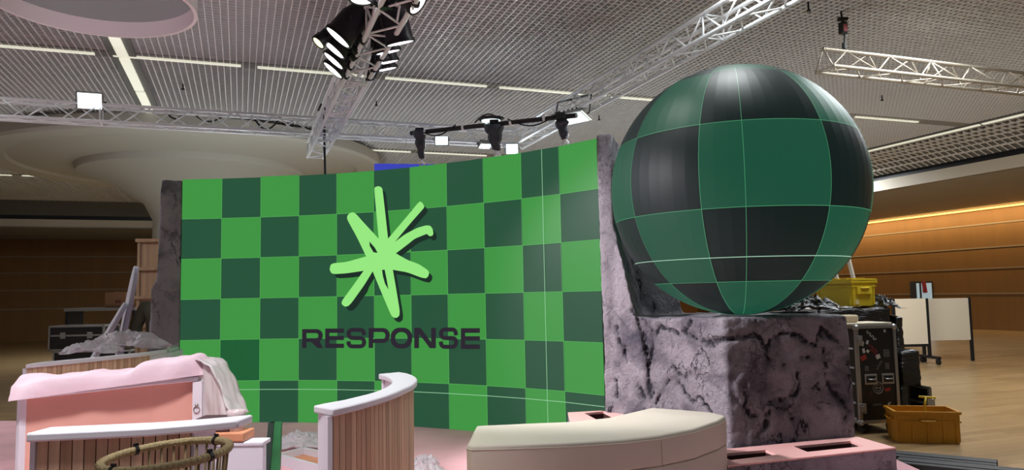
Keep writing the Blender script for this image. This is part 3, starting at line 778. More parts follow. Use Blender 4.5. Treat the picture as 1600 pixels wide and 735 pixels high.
par_can('spotlight', 'smallest black spotlight with pale yellow lens, tucked above the outermost one', p, aim_seen(500, 59, -.66, .62, .30), .08, .2, 'spotlights left of the truss', M_warmlens, (q.x - .15, q.y, ZTR - .29))
RC = [(625, 66, 6.5, .23), (606, 80, 6.95, .22), (605, 96, 7.3, .21), (603, 107, 7.6, .21)]
wordsR = ['largest black spotlight right of the truss, uppermost of the stack', 'second black spotlight from the top, right of the truss', 'third black spotlight from the top, right of the truss', 'lowest black spotlight right of the truss']
for (x, y, d, s), w in zip(RC, wordsR):
    p = dp(x, y, d); q = tx(d + .1); par_can('spotlight', w, p, aim_seen(x, y, .22, .96, .11), s * 1.08, .42, 'spotlights right of the truss', M_lens, (q.x + .14, q.y, ZTR - .29))
p = dp(652, 4, 5.8); q = tx(5.7)
par_can('spotlight', 'black spotlight cut by the top edge of the view, far right of the truss', p, (.75, -.1, -.62), .2, .26, 'spotlights right of the truss', M_lens, (q.x + .14, q.y, ZTR - .29))
p = dp(566, -4, 5.7); q = tx(5.75)
par_can('spotlight', 'black spotlight under the truss at the top edge of the view', p, (.05, -.1, -.98), .2, .2, 'spotlights left of the truss', M_lens, (q.x - .1, q.y, ZTR - .29))

# led floodlights
def flood(label, c, aim, w, h, group, up=None, es=None):
    c = Vector(c); aim = Vector(aim).normalized(); Rm = aim.to_track_quat('-Z', 'Y').to_matrix()
    t = thing('floodlight', label, 'floodlight', c, group=group, rot=Rm)
    b = B(); b.box((0, 0, .03), (w, h, .05)); b.build('housing', M_edge, t, local=True, bevel=.01)
    b = B(); b.box((0, 0, .002), (w * .84, h * .84, .012)); b.build('lens', M_flood if es is None else es, t, local=True)
    lamp('SPOT', tuple(c + aim * .03), tuple(c + aim), 26, (.85, .97, 1.0), .06, 140, .8)
    b = B()
    for k in range(7): b.box((-w * .4 + w * .8 * k / 6, 0, .07), (.008, h * .9, .04))
    b.build('cooling_fin', M_black, t, local=True)
    if up:
        inv = t.matrix_basis.inverted(); tp = inv @ Vector(up); b = B()
        for sgn in (-1, 1): b.bar((sgn * (w / 2 + .012), 0, .03), (tp.x + sgn * (w / 2 + .012), tp.y, tp.z), .008, .03)
        b.bar((tp.x - w / 2 - .016, tp.y, tp.z), (tp.x + w / 2 + .016, tp.y, tp.z), .03, .012); b.build('bracket', M_black, t, local=True)
    return t
M_flood = mat('flood_lens', (255, 255, 255), .3, emit=(225, 250, 255), es=2.2)
GF = 'floodlights on the trusses'
def on_F(px, py, F_):
    r_ = ray(px, py); return Vector((0, 0, CZ)) + r_ * (F_ / r_.dot(FX))
def on_R(px, py, R_):
    r_ = ray(px, py); return Vector((0, 0, CZ)) + r_ * (R_ / r_.dot(RX))
p = on_F(690, 220, 11.72); flood('lit floodlight facing out of the truss, between two wrapped straps', p, (-p.x * .6, -p.y * .9, -1.5), .24, .16, GF, (p.x - .03, p.y + .17, 4.24))
p = on_F(800, 233, 11.75); flood('brightest floodlight, tilted, just above the top edge of the video wall', p, (-p.x * .5, -p.y, -2.6), .24, .20, GF, (p.x - .03, p.y + .14, 4.22))
p = on_F(758, 229, 11.8); flood('small floodlight seen from below on the rear truss, behind the middle strap', p, (.2, -.5, -1.5), .22, .16, GF, (p.x - .03, p.y + .10, 4.22))
pf = on_R(893, 186, 4.46); flood('large floodlight in a tall bracket on the truss beside the sphere', pf, (-.25, -.28, -.93), .58, .28, GF, (pf.x + .05, pf.y + .02, 4.24 if pf.z < 4.1 else pf.z + .3), mat('flood_lens_dim', (240, 250, 245), .3, emit=(200, 218, 212), es=1.0))
p = on_F(140, 158, 11.86); flood('big lit floodlight at the far left above the long truss', p, (.35, -.9, -.35), .36, .26, GF, (p.x, p.y + .04, 4.50))

# rigging pipe with wrapped straps holding the video wall
q0_, q1_ = dp(656, 207, wpt(6.27, 0).y - .02), dp(878, 183, wpt(10.05, 0).y - .02)
c0, c1 = q0_ + (q0_ - q1_) * .07, q1_ + (q1_ - q0_) * .09
t = thing('rigging_pipe', 'black pipe slung above the video wall with cable along it', 'pipe', tuple(c0))
b = B(); b.tube(c0, c1, .026, 12); b.build('tube', M_black, t, smooth='auto')
b = B()
dirp = (c1 - c0)
for a, c in ((.05, .3), (.42, .58), (.62, .9)):
    pts = [c0 + dirp * (a + (c - a) * k / 12) + Vector((0, -.03, .035 - .10 * math.sin(PI * k / 12) * (1 if a != .42 else -.8))) for k in range(13)]
    b = B(); b.path(pts, .008, 6); b.build('cable', M_black, t, smooth=True)
for k in (.1, .35, .5, .64, .83):
    b = B(); b.tube(c0 + dirp * (k - .006), c0 + dirp * (k + .006), .033, 12); b.build('collar', M_alu, t, smooth='auto')
straps = [(656, 205, 655, 258, .09, 'wrapped black hanging strap with shackle, leftmost above the video wall', 6.27), (772, 184, 772, 247, .13, 'broad crumpled wrapped strap with shackle, middle one above the video wall', 8.3), (876, 182, 884, 226, .09, 'wrapped strap with shackle nearest the rock fin above the video wall', 10.10)]
for x0, y0, x1, y1, w, lab, u in straps:
    _k = ray(x0, y0); _k = _k.x / _k.y; _e = q1_ - q0_; _t = (_k * q0_.y - q0_.x) / (_e.x - _k * _e.y)
    top = q0_ + _e * _t; low = wpt(u, 0, -.05)
    t = thing('hanging_strap', lab, 'strap', (low.x, low.y, low.z), group='straps above the video wall')
    b = B(); kk = top - low
    def rr(s): return w * (.30 + .55 * s) * .5
    pts = [low + kk * (.24 + .78 * s / 12) + Vector((nz((s, u, 0), .6) * .012, nz((s, 3, u), .7) * .012, 0)) for s in range(13)]
    b.path(pts, lambda s: w * (.34 + .56 * s) * (1 + .10 * math.sin(s * 15 + u)), 9)
    b.build('wrap', M_blackfab, t, smooth=True)
    b = B()
    for s in range(3):
        c_ = low + Vector((0, 0, .03 + .04 * s)); q = Matrix.Rotation(PI / 2 * (s % 2), 3, 'Z')
        b.path([c_ + q @ Vector((.028 * math.cos(a_), 0, .032 * math.sin(a_))) for a_ in [2 * PI * k / 12 for k in range(12)]], .010, 6, closed=True)
    b.box(low + Vector((0, 0, .004)), (.06, .06, .016)); b.build('shackle', M_alu, t, smooth='auto')
    b = B(); b.box(top + Vector((0, -.03, 0)), (.10, .05, .09)); b.build('clamp', M_black, t, bevel=.01)
# worklight disc on the pipe
p = c0 + dirp * .52 + Vector((0, 0, .07))
t = thing('work_light', 'flat oval lamp lying on top of the rigging pipe', 'lamp', tuple(p))
b = B(); b.lathe([(.001, -.03), (.13, -.02), (.15, .0), (.13, .012), (.001, .012)], p, 24, M=Matrix.Diagonal((1, .7, 1))); b.build('housing', M_black, t, smooth='auto')
b = B(); b.lathe([(.001, -.040), (.10, -.036), (.105, -.018)], p, 24, M=Matrix.Diagonal((1, .7, 1))); b.build('lens', M_flood, t, smooth='auto')
# cable hanging from the truss crossing
cb0 = hall(1.06, 11.9, ZTR); cbx = dp(507, 268, 11.6)
b = B(); q = dp(507, 168, 11.3); b.path([q + Vector((-.12, .1, -.02)), q + Vector((-.05, 0, .05)), q, dp(506.5, 190, 11.3), dp(507, 230, 11.3), dp(508, 268, 11.3), dp(508, 330, 11.3)], .018, 8)
tag(b.build('hanging_cable', M_black, None, smooth=True), 'black cable hanging from the truss crossing behind the video wall', 'cable')
b = B()
for k, (xa, ya, xb, yb, sag) in enumerate(((262, 180, 290, 180, .10), (300, 178, 350, 186, .12), (395, 184, 440, 186, .22))):
    P, R_ = gp(xa, ya, 4.5), gp(xb, yb, 4.5)
    b = B(); b.path([P + (R_ - P) * s / 10 + Vector((0, -.04, .03 - sag * math.sin(PI * s / 10))) for s in range(11)], .014, 6)
    tag(b.build('truss_cable', M_black, None, smooth=True), ['short black cable loop on the long truss near the ceiling strip', 'black cable drooping on the long truss, middle loop of three', 'deepest drooping black cable loop on the long truss'][k], 'cable', 'cable loops on the long truss')
# sprinklers
for x, y, lab in ((286, 137, 'small sprinkler head on the mesh ceiling above the long truss'), (588, 163, 'small sprinkler head on the ceiling right of the spotlight truss'), (1263, 13, 'small sprinkler head on the ceiling high above the sphere'), (1378, 155, 'small sprinkler head on the ceiling right of the sphere'), (936, 186, 'small sprinkler head on the ceiling between truss and sphere')):
    p = gp(x, y - 3, ZC - .02); b = B(); b.lathe([(.008, .06), (.012, 0), (.012, -.04), (.03, -.055), (.03, -.065), (.001, -.07)], p, 12)
    tag(b.build('sprinkler', M_black), lab, 'sprinkler', 'ceiling sprinklers')
# blue screen behind the video wall
b = B(); q0, q1 = dp(585, 268, 11.0), dp(700, 255, 10.2)
b.hexa([Vector((q0.x, q0.y, .0)), Vector((q1.x, q1.y, .0)), Vector((q1.x + .1, q1.y + .3, .0)), Vector((q0.x + .1, q0.y + .3, .0)), q0 + Vector((0, 0, .12)), q1 + Vector((0, 0, -.02)), q1 + Vector((.1, .3, -.02)), q0 + Vector((.1, .3, .12))])
tag(b.build('blue_screen', M_bluescreen), 'glowing blue panel peeking over the top edge of the video wall', 'screen')
# hanging drum canopy, upper left
kc = Vector((-3.62, 6.26, 4.2))
t = thing('drum_canopy', 'round white hanging drum canopy close overhead in the upper left', 'canopy', tuple(kc))
b = B(); b.lathe([(.84, .30), (.84, 0), (.81, 0), (.81, .16), (.81, .30)], kc, 64); b.build('rim_band', mat('canopy_white', (250, 240, 245), .6), t, smooth='auto')
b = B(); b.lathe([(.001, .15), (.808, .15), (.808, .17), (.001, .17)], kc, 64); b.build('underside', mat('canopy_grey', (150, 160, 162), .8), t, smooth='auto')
for a in (.5, 2.6, 4.7):
    b = B(); b.tube(kc + Vector((.5 * math.cos(a), .5 * math.sin(a), .17)), kc + Vector((.5 * math.cos(a), .5 * math.sin(a), 1.0)), .006, 6); b.build('hanging_wire', M_alu, t)

# ------------------------------------------------------------------ cream bench
bt = [(744, 665.3), (821, 661.8), (892.5, 658.9), (947.5, 653), (985, 644.5), (1010.8, 638.4), (1019, 637.3), (1066, 640.5), (1112.5, 644.4), (1133, 649.0), (1134.3, 651.5), (1123.5, 657.6), (1085, 670.5), (1030, 680.5), (975, 686.8), (892.5, 692), (810, 695), (737, 697), (729, 695)]
ZB = .67
bo = [gp(x, y, ZB) for x, y in bt]
cb = sum(bo, Vector()) / len(bo)
def refine(poly, n=4):
    out = []
    for p, q in zip(poly, poly[1:] + poly[:1]):
        for k in range(n): out.append(p + (q - p) * k / n)
    return out
def inset(poly, d):
    out = []; n = len(poly)
    area = sum(poly[i].x * poly[(i + 1) % n].y - poly[(i + 1) % n].x * poly[i].y for i in range(n)); s = 1 if area > 0 else -1
    for i in range(n):
        a, p, c = poly[i - 1], poly[i], poly[(i + 1) % n]
        d1 = (p - a); d2 = (c - p); d1.z = d2.z = 0; d1.normalize(); d2.normalize()
        nn = Vector((-(d1.y + d2.y), d1.x + d2.x, 0)); nn.normalize(); cs = max(.5, math.sqrt(max(.01, (1 + d1.dot(d2)) / 2)))
        out.append(p + nn * d * s / cs)
    return out
def cushion(poly, z0, z1, r, dome=.0):
    b = B(); prof = [(r * .5, z0), (r * .1, z0 + r * .25), (0, z0 + r * .8), (0, z1 - r), (r * .12, z1 - r * .5), (r * .45, z1 - r * .15), (r, z1)]
    rings = [[b.bm.verts.new((p.x, p.y, z)) for p in inset(poly, d)] for d, z in prof]
    n = len(poly)
    for A, C in zip(rings, rings[1:]):
        for k in range(n): b.bm.faces.new((A[k], A[(k + 1) % n], C[(k + 1) % n], C[k]))
    f1 = b.bm.faces.new(rings[-1]); f2 = b.bm.faces.new(rings[0][::-1]); bmesh.ops.triangulate(b.bm, faces=[f1, f2])
    return b
t = thing('curved_bench', 'long curved cream upholstered bench in front of the rock plinth', 'bench', (cb.x, cb.y, .12))
cushion(bo, .47, ZB, .025).build('seat', M_bench, t, smooth='auto', angle=50)
cushion(inset(bo, .004), .12, .468, .012).build('base', M_bench, t, smooth='auto', angle=50)
b = B(); pv = [p for p in inset(bo, .002)]
b.path([Vector((p.x, p.y, ZB - .027)) for p in inset(bo, -.001)], .0045, 6, closed=True); b.build('piping', M_bench, t, smooth=True)
b = B(); s = gp(1033, 681.5, ZB); b.tube(s + Vector((0, -.002, -.035)), s + Vector((0, -.002, -.19)), .0025, 6); b.build('upright_seam', mat('seam_thread', (150, 144, 128), .8), t)

# ------------------------------------------------------------------ slatted bar counters with white tops
def offset_line(pts, d):
    out = []
    for i, p in enumerate(pts):
        a = pts[max(0, i - 1)]; c = pts[min(len(pts) - 1, i + 1)]; e = (c - a); e.z = 0; e.normalize()
        out.append(p + Vector((e.y, -e.x, 0)) * d)
    return out
def resample(pts, step):
    L = [0]
    for a, c in zip(pts, pts[1:]): L.append(L[-1] + (c - a).length)
    n = max(2, round(L[-1] / step)); out = []
    for k in range(n + 1):
        s = L[-1] * k / n; i = 0
        while i < len(L) - 2 and L[i + 1] < s: i += 1
        out.append(pts[i] + (pts[i + 1] - pts[i]) * ((s - L[i]) / max(1e-9, L[i + 1] - L[i])))
    return out
def counter(label, outer, inner, zt, slat=True, inner_mat=None, group='white topped slatted counters', endp=True, zb=.12, keep=1.0):
    """outer, inner: edges of the top from end to end; slats clad the outer side"""
    c = sum(outer + inner, Vector()) / (len(outer) + len(inner))
    t = thing('bar_counter', label, 'counter', (c.x, c.y, zb), group=group)
    b = B(); b.prism([(p.x, p.y) for p in outer + inner[::-1]], zt - .035, zt); b.build('countertop', M_white, t, bevel=.008, smooth='auto')
    mid = lambda k: (outer[0] + inner[0]) / 2
    sgn = 1 if (inner[0] - outer[0]).dot(offset_line(outer, 1)[0] - outer[0]) > 0 else -1
    o2 = offset_line(resample(outer, .03), .035 * sgn); i2 = offset_line(resample(inner, .03), -.03 * sgn)
    cut0, cut1 = 1, -1
    o2, i2 = o2[cut0:cut1], i2[cut0:cut1]
    o2 = o2[:max(3, int(len(o2) * keep))]; i2 = i2[:max(3, int(len(i2) * keep))]
    b = B(); b.prism([(p.x, p.y) for p in o2 + i2[::-1]], zb, zt - .036); b.build('carcass', inner_mat or M_white, t)
    if slat:
        so = offset_line(resample(o2, .043), -.007 * sgn)
        bk = B(); bl = offset_line(o2, -.002 * sgn)
        for p, q in zip(bl, bl[1:]): bk.face([Vector((p.x, p.y, zb)), Vector((q.x, q.y, zb)), Vector((q.x, q.y, zt - .036)), Vector((p.x, p.y, zt - .036))])
        bk.build('slat_backing', M_slatdark, t)
        sb = B()
        for k, (p, q) in enumerate(zip(so, so[1:])):
            e = (q - p); w = e.length; e.normalize(); sb.mi = (k * 7 + k // 3) % 3
            sb.box(((p.x + q.x) / 2, (p.y + q.y) / 2, (zb + zt - .036) / 2), (w - .0045, .012, zt - .038 - zb), math.atan2(e.y, e.x))
        sb.build('slat_cladding', M_slat, t)
    if endp:
        for (P, Q_, e) in ((o2[0], i2[0], outer[0] - outer[1]), (o2[-1], i2[-1], outer[-1] - outer[-2])):
            e = e.copy(); e.z = 0; e.normalize(); m_ = (P + Q_) / 2 + e * .012; w = (P - Q_).length + .02
            d_ = (Q_ - P).normalized(); ang = math.atan2(d_.y, d_.x)
            b = B(); b.box((m_.x, m_.y, (zb + zt - .036) / 2), (w, .022, zt - .037 - zb), ang); b.build('end_panel', M_white, t)
    return t
ZK = 1.10
CO = [(520, 639.7), (545, 634.2), (568, 628.5), (588, 623), (606, 617.6), (620, 612.3), (632, 607), (641, 603), (647, 599.7), (651.3, 595.5), (652, 592), (649, 588.8), (644, 586), (636, 583.4), (625, 581.6)]
CI = [(489.6, 634.0), (504, 631), (536, 625.3), (568, 617.6), (580, 614.4), (590, 611), (600, 606.8), (607.8, 602.3), (612, 598.5), (612.6, 595.3), (610.5, 592), (606, 589.0), (602, 587.2), (597, 585.8), (591, 584.8)]
outer = [gp(x, y, ZK) for x, y in CO]; inner = [gp(x, y, ZK) for x, y in CI]
counter('curved slatted wood counter with white top in front of the lettering', outer, inner, ZK)
b = B(); 

def hz_line(pts, z): return [gp(x, y, z) for x, y in pts]
def resN(pts, n):
    L = [0]
    for a, c in zip(pts, pts[1:]): L.append(L[-1] + (c - a).length)
    out = []
    for k in range(n):
        s = L[-1] * k / (n - 1); i = 0
        while i < len(L) - 2 and L[i + 1] < s: i += 1
        out.append(pts[i] + (pts[i + 1] - pts[i]) * ((s - L[i]) / max(1e-9, L[i + 1] - L[i])))
    return out
# nearest left counter
o3 = resN(hz_line([(40, 678), (146, 673.2), (228, 669.4), (315, 662.5), (372, 657)], ZK), 24)
i3 = [p + Vector((.01, .15, 0)) for p in o3]
c3 = counter('nearest slatted counter at lower left, behind the rope stool', o3[:], i3[:], ZK, keep=.835)
# its overhanging free end is carried by a white post
# middle left counter with bare pink side
o2_ = resN(hz_line([(30, 616), (146, 604.2), (240, 594), (323, 586.8)], ZK), 24)
i2_ = [p + Vector((-.01, .16, 0)) for p in o2_]
c2 = counter('counter with bare pink side under a thick plastic wrap, middle one of three at left', o2_, i2_, ZK, slat=False, inner_mat=M_pinkpanel)
pp = dp(309.5, 620, o2_[-1].y - .05)
b = B(); b.box((pp.x, pp.y, (.12 + ZK - .037) / 2 + .0), (.062, .03, ZK - .037 - .12)); b.build('post', M_white, c2)
b = B(); hk = Vector((pp.x, pp.y - .02, dp(308, 640, pp.y).z)); b.path([hk + Vector((.02 * math.cos(a), 0, .022 * math.sin(a))) for a in [2 * PI * k / 16 for k in range(16)]], .003, 6, closed=True); b.lathe([(.001, .012), (.011, .006), (.011, -.006), (.001, -.012)], hk + Vector((0, 0, .03)), 10); b.build('hook', M_edge, c2, smooth=True)
# far left counter
o1_ = resN(hz_line([(40, 570), (146, 560), (222, 552.2), (258, 547.2), (271, 543)], ZK), 24)
i1_ = [p + Vector((-.03, .2, 0)) for p in o1_]
c1 = counter('farthest slatted counter at left, top littered with crumpled plastic', o1_, i1_, ZK)

# plastic wraps
def crumple(name, label, c, sx, sy, sz, m, rz=0.0, seed=0, amp=.5, n=48, group=None):
    b = B()
    def fn(u, v):
        x, y = (u - .5) * 2, (v - .5) * 2
        rr = math.sqrt(x * x + y * y); h = max(0, 1 - rr ** 2 * .75)
        p = Vector((x * 1.6, y * 1.6, seed))
        k = .25 + abs(noise.noise(p * 1.5)) * .6 + abs(noise.noise(p * 4.2)) * .38 + abs(noise.noise(p * 10)) * .16
        edge = 1 + .25 * noise.noise(p * 2.3 + Vector((4, 0, 0)))
        q = Vector((x * sx * edge, y * sy * edge, sz * (h * (.25 + amp * k)) + .004))
        return Vector(c) + Matrix.Rotation(rz, 3, 'Z') @ q
    b.sheet(fn, n, n)
    return tag(b.build(name, m, None, smooth='auto', angle=28, solid=.003), label, 'plastic sheet', group)
GW = 'plastic sheets lying about'
q = (o1_[17] + i1_[17]) / 2
p = gp(195, 545, ZK); crumple('plastic_sheet', 'largest crumpled clear plastic heap on the farthest left counter', (p.x, p.y + .03, ZK), .42, .17, .24, M_wrap, .1, 3, .8, group=GW)
p = gp(152, 552, ZK); crumple('plastic_sheet', 'crumpled clear plastic at the left end of the farthest counter', (p.x - .05, p.y, ZK), .26, .15, .17, M_wrap, .1, 8, .8, group=GW)
# sheet hanging over the far counter's right end
b = B(); e0, e1 = o1_[19], o1_[23]
def drapef(u, v):
    p = e0 + (e1 - e0) * u * 1.02; t_ = v
    if t_ < .4: q = p + Vector((-.03, .2, 0)) * (1 - t_ / .4); return Vector((q.x, q.y, ZK + .012 + .02 * abs(nz((u * 5, t_ * 4, 1), 1.3))))
    s = (t_ - .4) / .6; return Vector((p.x + .01, p.y - .012 - .02 * nz((u * 6, s * 2, 0), 1), ZK + .01 - s * (.16 + .06 * nz((u * 4, 0, 0), 1)) * (.5 + u)))
b.sheet(drapef, 20, 16); tag(b.build('plastic_sheet', M_wrap, None, smooth=True, solid=.002), 'clear plastic sheet hanging over the right end of the farthest counter', 'plastic sheet', GW)
# thick wrap over the middle counter
b = B(); f0, f1 = o2_[0], o2_[-1]
def wrapf(u, v):
    p = o2_[0] + (o2_[-1] - o2_[0]) * u
    k = nz((u * 7, v * 3, 2), 1.0); k2 = nz((u * 16, v * 5, 7), 1.0)
    th = .085 + .03 * k + .014 * k2 + .06 * max(0, math.sin(PI * min(1, max(0, (u - .55) / .5)))) - .06 * max(0, (u - .93) / .07)
    a = v * PI
    # a bulging quilted roll lying over the narrow top
    y = -.05 * (1 - u) * (1 if v < .5 else 0) + .09 - (.13 + .02 * k) * math.cos(a)
    z = ZK + .006 + th * math.sin(a) ** .7 - (.035 * (1 - u * 1.05) if v < .12 else 0)
    return Vector((p.x, p.y + y, z))
b.sheet(wrapf, 60, 22); tag(b.build('plastic_sheet', M_foam, None, smooth=True), 'thick pink white quilted wrap lying along the middle left counter top', 'plastic sheet', GW)
# its end hanging down to the right
b = B()
def endf(u, v):                          # u: from the counter end outwards and down, v: towards the back
    P = [dp(306, 562, 5.05), dp(322, 563, 5.04), dp(336, 571, 5.02), dp(346, 590, 5.0), dp(357, 619, 4.97), dp(366, 638, 4.95), dp(373, 652, 4.93)]
    s = u * (len(P) - 1); i = min(len(P) - 2, int(s)); p = P[i] + (P[i + 1] - P[i]) * (s - i)
    k = nz((u * 6, v * 6, 3), 1) * .015
    return Vector((p.x + k, p.y + (v - .3) * .3, p.z + k - .10 * (abs(v - .5) * 2) ** 2 * 0))
b.sheet(endf, 30, 12)
# front skirt of the same sheet
def skirtf(u, v):
    p = endf(.07 + u * .75, 0); p.y += .05; zb = .78
    return Vector((p.x * (1 - v) + (p.x * .7 + dp(318, 600, 4.9).x * .3) * v, p.y - .01 + .015 * nz((u * 7, v * 3, 0), 1), p.z * (1 - v) + min(p.z, zb) * v))
b.sheet(skirtf, 30, 14)
tag(b.build('plastic_sheet', mat('milky_sheet', (196, 190, 190), .45, bump=.3, bscale=8), None, smooth=True, solid=.002), 'milky plastic sheet sliding down from the right end of the middle left counter', 'plastic sheet', GW)
p = gp(478, 697, .12); crumple('plastic_sheet', 'crumpled clear plastic on the pink floor left of the central counter', (p.x - .05, p.y, .121), .42, .25, .16, M_wrap, .2, 15, .8, group=GW)
p = gp(662, 733, .12); crumple('plastic_sheet', 'crumpled clear plastic on the pink floor between central counter and bench', (p.x, p.y - .05, .121), .15, .14, .16, M_wrap, .4, 22, .9, group=GW)
# hook on the counter post
hk = dp(308, 640, 4.86)

# white box, plank and dark box between the counters
bx = dp(362, 700, 3.75)
t = thing('white_panel_stand', 'plain white upright panel behind the rope stool, orange plank lying on top', 'panel', (bx.x, bx.y + .07, .12))
zt_ = dp(362, 692, 3.75).z
xL, xR = dp(300, 700, 3.75).x, dp(411, 700, 3.75).x
b = B(); b.box(((xL + xR) / 2, bx.y + .03, (.12 + zt_) / 2), (xR - xL, .05, zt_ - .16)); b.box(((xL + xR) / 2, bx.y + .06, zt_ - .011), (xR - xL, .12, .022)); b.build('body', M_white, t, bevel=.006)
P0, P1 = dp(306, 687, 3.78), dp(404, 680, 3.9)
b = B(); b.bar((P0.x - .05, bx.y + .08, zt_ + .024), (P1.x - .02, bx.y + .07, zt_ + .024), .15, .044); tag(b.build('wooden_plank', M_plank, None, bevel=.006), 'orange wooden plank lying on top of the white upright panel', 'plank')
x0_, x1_ = dp(326, 670, 3.9).x, dp(378, 670, 3.9).x
b = B(); b.box(((x0_ + x1_) / 2 - .02, bx.y + .09, zt_ + .046 + .035), (x1_ - x0_, .12, .07)); tag(b.build('dark_box', mat('plum_box', (72, 48, 54), .5), None, bevel=.008), 'long dark plum box on the orange plank under the nearest counter top', 'box')
b = B(); c_ = dp(392, 668, 3.95)
def cupf(u, v):
    a = u * 2 * PI; r_ = .036 + .008 * v; return Vector((c_.x - .03 + r_ * math.cos(a), bx.y + .07 + r_ * math.sin(a), zt_ + .048 + v * .10))
b.sheet(cupf, 24, 4); tag(b.build('plastic_tub', mat('milky_tub', (214, 196, 198), .3, alpha=.8), None, smooth=True, solid=.003), 'small milky plastic tub standing on the end of the orange plank', 'tub')
# green board and white trays on the pink floor
gx0, gx1 = dp(412, 690, 4.6).x, dp(437, 690, 4.6).x
t = thing('green_board', 'narrow dark green board leaning beside the white upright panel', 'board', ((gx0 + gx1) / 2, 4.65, .12))
zt2 = dp(425, 666, 4.6).z
b = B(); b.hexa([(gx0, 4.55, .12), (gx1, 4.55, .12), (gx1, 4.58, .12), (gx0, 4.58, .12), (gx0, 4.72, zt2), (gx1 - .03, 4.72, zt2), (gx1 - .03, 4.75, zt2), (gx0, 4.75, zt2)]); b.build('panel', mat('green_board', (40, 104, 60), .45, var=.4, vscale=5), t)
b = B(); b.hexa([(gx0 - .01, 4.54, .12), (gx0 + .025, 4.54, .12), (gx0 + .025, 4.58, .12), (gx0 - .01, 4.58, .12), (gx0 - .01, 4.71, zt2), (gx0 + .025, 4.71, zt2), (gx0 + .025, 4.76, zt2), (gx0 - .01, 4.76, zt2)]); b.build('edge_rail', mat('green_edge', (34, 52, 44), .5), t)
t = thing('white_tray', 'white edged wooden tray lying on the pink floor left of the central counter', 'tray', tuple(gp(470, 716, .12)))
o_ = [gp(438, 700, .16), gp(500, 716, .16), gp(525, 704, .16), gp(470, 694, .16)]
o_ = [gp(436, 712, .2), gp(505, 731, .2), gp(540, 716, .2), gp(474, 701, .2)]
b = B(); b.prism([(p.x, p.y) for p in o_], .12, .15); b.build('bottom', M_plank, t)
b = B()
for p, q in zip(o_, o_[1:] + o_[:1]): b.bar((p.x, p.y, .165), (q.x, q.y, .165), .035, .09)
b.build('rim', M_white, t)

# ------------------------------------------------------------------ rope stool
rc = dp(260.5, 711, 2.62); tiltM = Matrix.Rotation(math.radians(-3.4), 3, 'Y') @ Matrix.Rotation(math.radians(2), 3, 'X')
RR = .204
t = thing('rope_stool', 'olive rope bar stool with ring back rail in front of the nearest counter', 'stool', (rc.x, rc.y, .12))
ring = [rc + tiltM @ Vector((RR * math.cos(2 * PI * k / 72), RR * math.sin(2 * PI * k / 72), 0)) for k in range(72)]
b = B(); b.path(ring, lambda s: .0135, 10, closed=True)
for k in range(0, 72):                  # rope turns round the rail
    p, q = ring[k], ring[(k + 1) % 72]; d = (q - p).normalized(); up = Vector((0, 0, 1)); s = d.cross(up).normalized(); u2 = s.cross(d)
    b.path([p + (q - p) * (a / 8) + (s * math.cos(2 * PI * a / 8) + u2 * math.sin(2 * PI * a / 8)) * .0128 for a in range(9)], .0032, 5)
b.build('back_rail', M_rope, t, smooth=True)
sr = .17; zs = .74
b = B()
for k in range(30):
    if 12 <= k <= 16: continue
    a = 2 * PI * k / 30; p = rc + tiltM @ Vector((RR * .985 * math.cos(a), RR * .985 * math.sin(a), 0)); q = Vector((rc.x + sr * math.cos(a), rc.y + sr * math.sin(a), zs))
    for o in (0.0,):
        s = Vector((-math.sin(a), math.cos(a), 0)) * o
        b.tube(p + s, q + s, .0045, 6)
b.build('rope_strands', mat('rope_dark', (140, 118, 84), .85), t, smooth=True)
b = B(); b.lathe([(.001, zs - .03), (sr, zs - .03), (sr + .008, zs - .01), (sr, zs + .02), (.12, zs + .035), (.001, zs + .04)], (rc.x, rc.y, 0), 36); b.build('seat', M_rope, t, smooth='auto')
for k in range(4):
    a = PI / 4 + PI / 2 * k; b = B(); b.tube((rc.x + .15 * math.cos(a), rc.y + .15 * math.sin(a), zs - .02), (rc.x + .21 * math.cos(a), rc.y + .21 * math.sin(a), .12), .012, 10); b.build('leg', M_black, t, smooth='auto')
b = B(); b.path([(rc.x + .19 * math.cos(2 * PI * k / 40), rc.y + .19 * math.sin(2 * PI * k / 40), .36) for k in range(40)], .009, 8, closed=True); b.build('footrest', M_black, t, smooth=True)
for px, py in ((209, 698), (178, 723), (333, 687), (323, 711)):
    best = min(range(72), key=lambda k: (Vector((px, py)) - Vector((800 + FPX * 0, 0))).length if False else (lambda pr: (pr[0] - px) ** 2 + (pr[1] - py) ** 2)((lambda v: (800 + FPX * v.x / v.y - 8, 461 - FPX * (v.z - CZ) / v.y + 11))(ring[k])))
    p = ring[best]; d = (ring[(best + 1) % 72] - ring[best - 1]).normalized()
    b = B(); b.tube(p - d * .006, p + d * .006, .018, 10); b.box(p + Vector((0, 0, .02)), (.017, .009, .009), math.atan2(d.y, d.x)); b.build('clip', M_black, t)

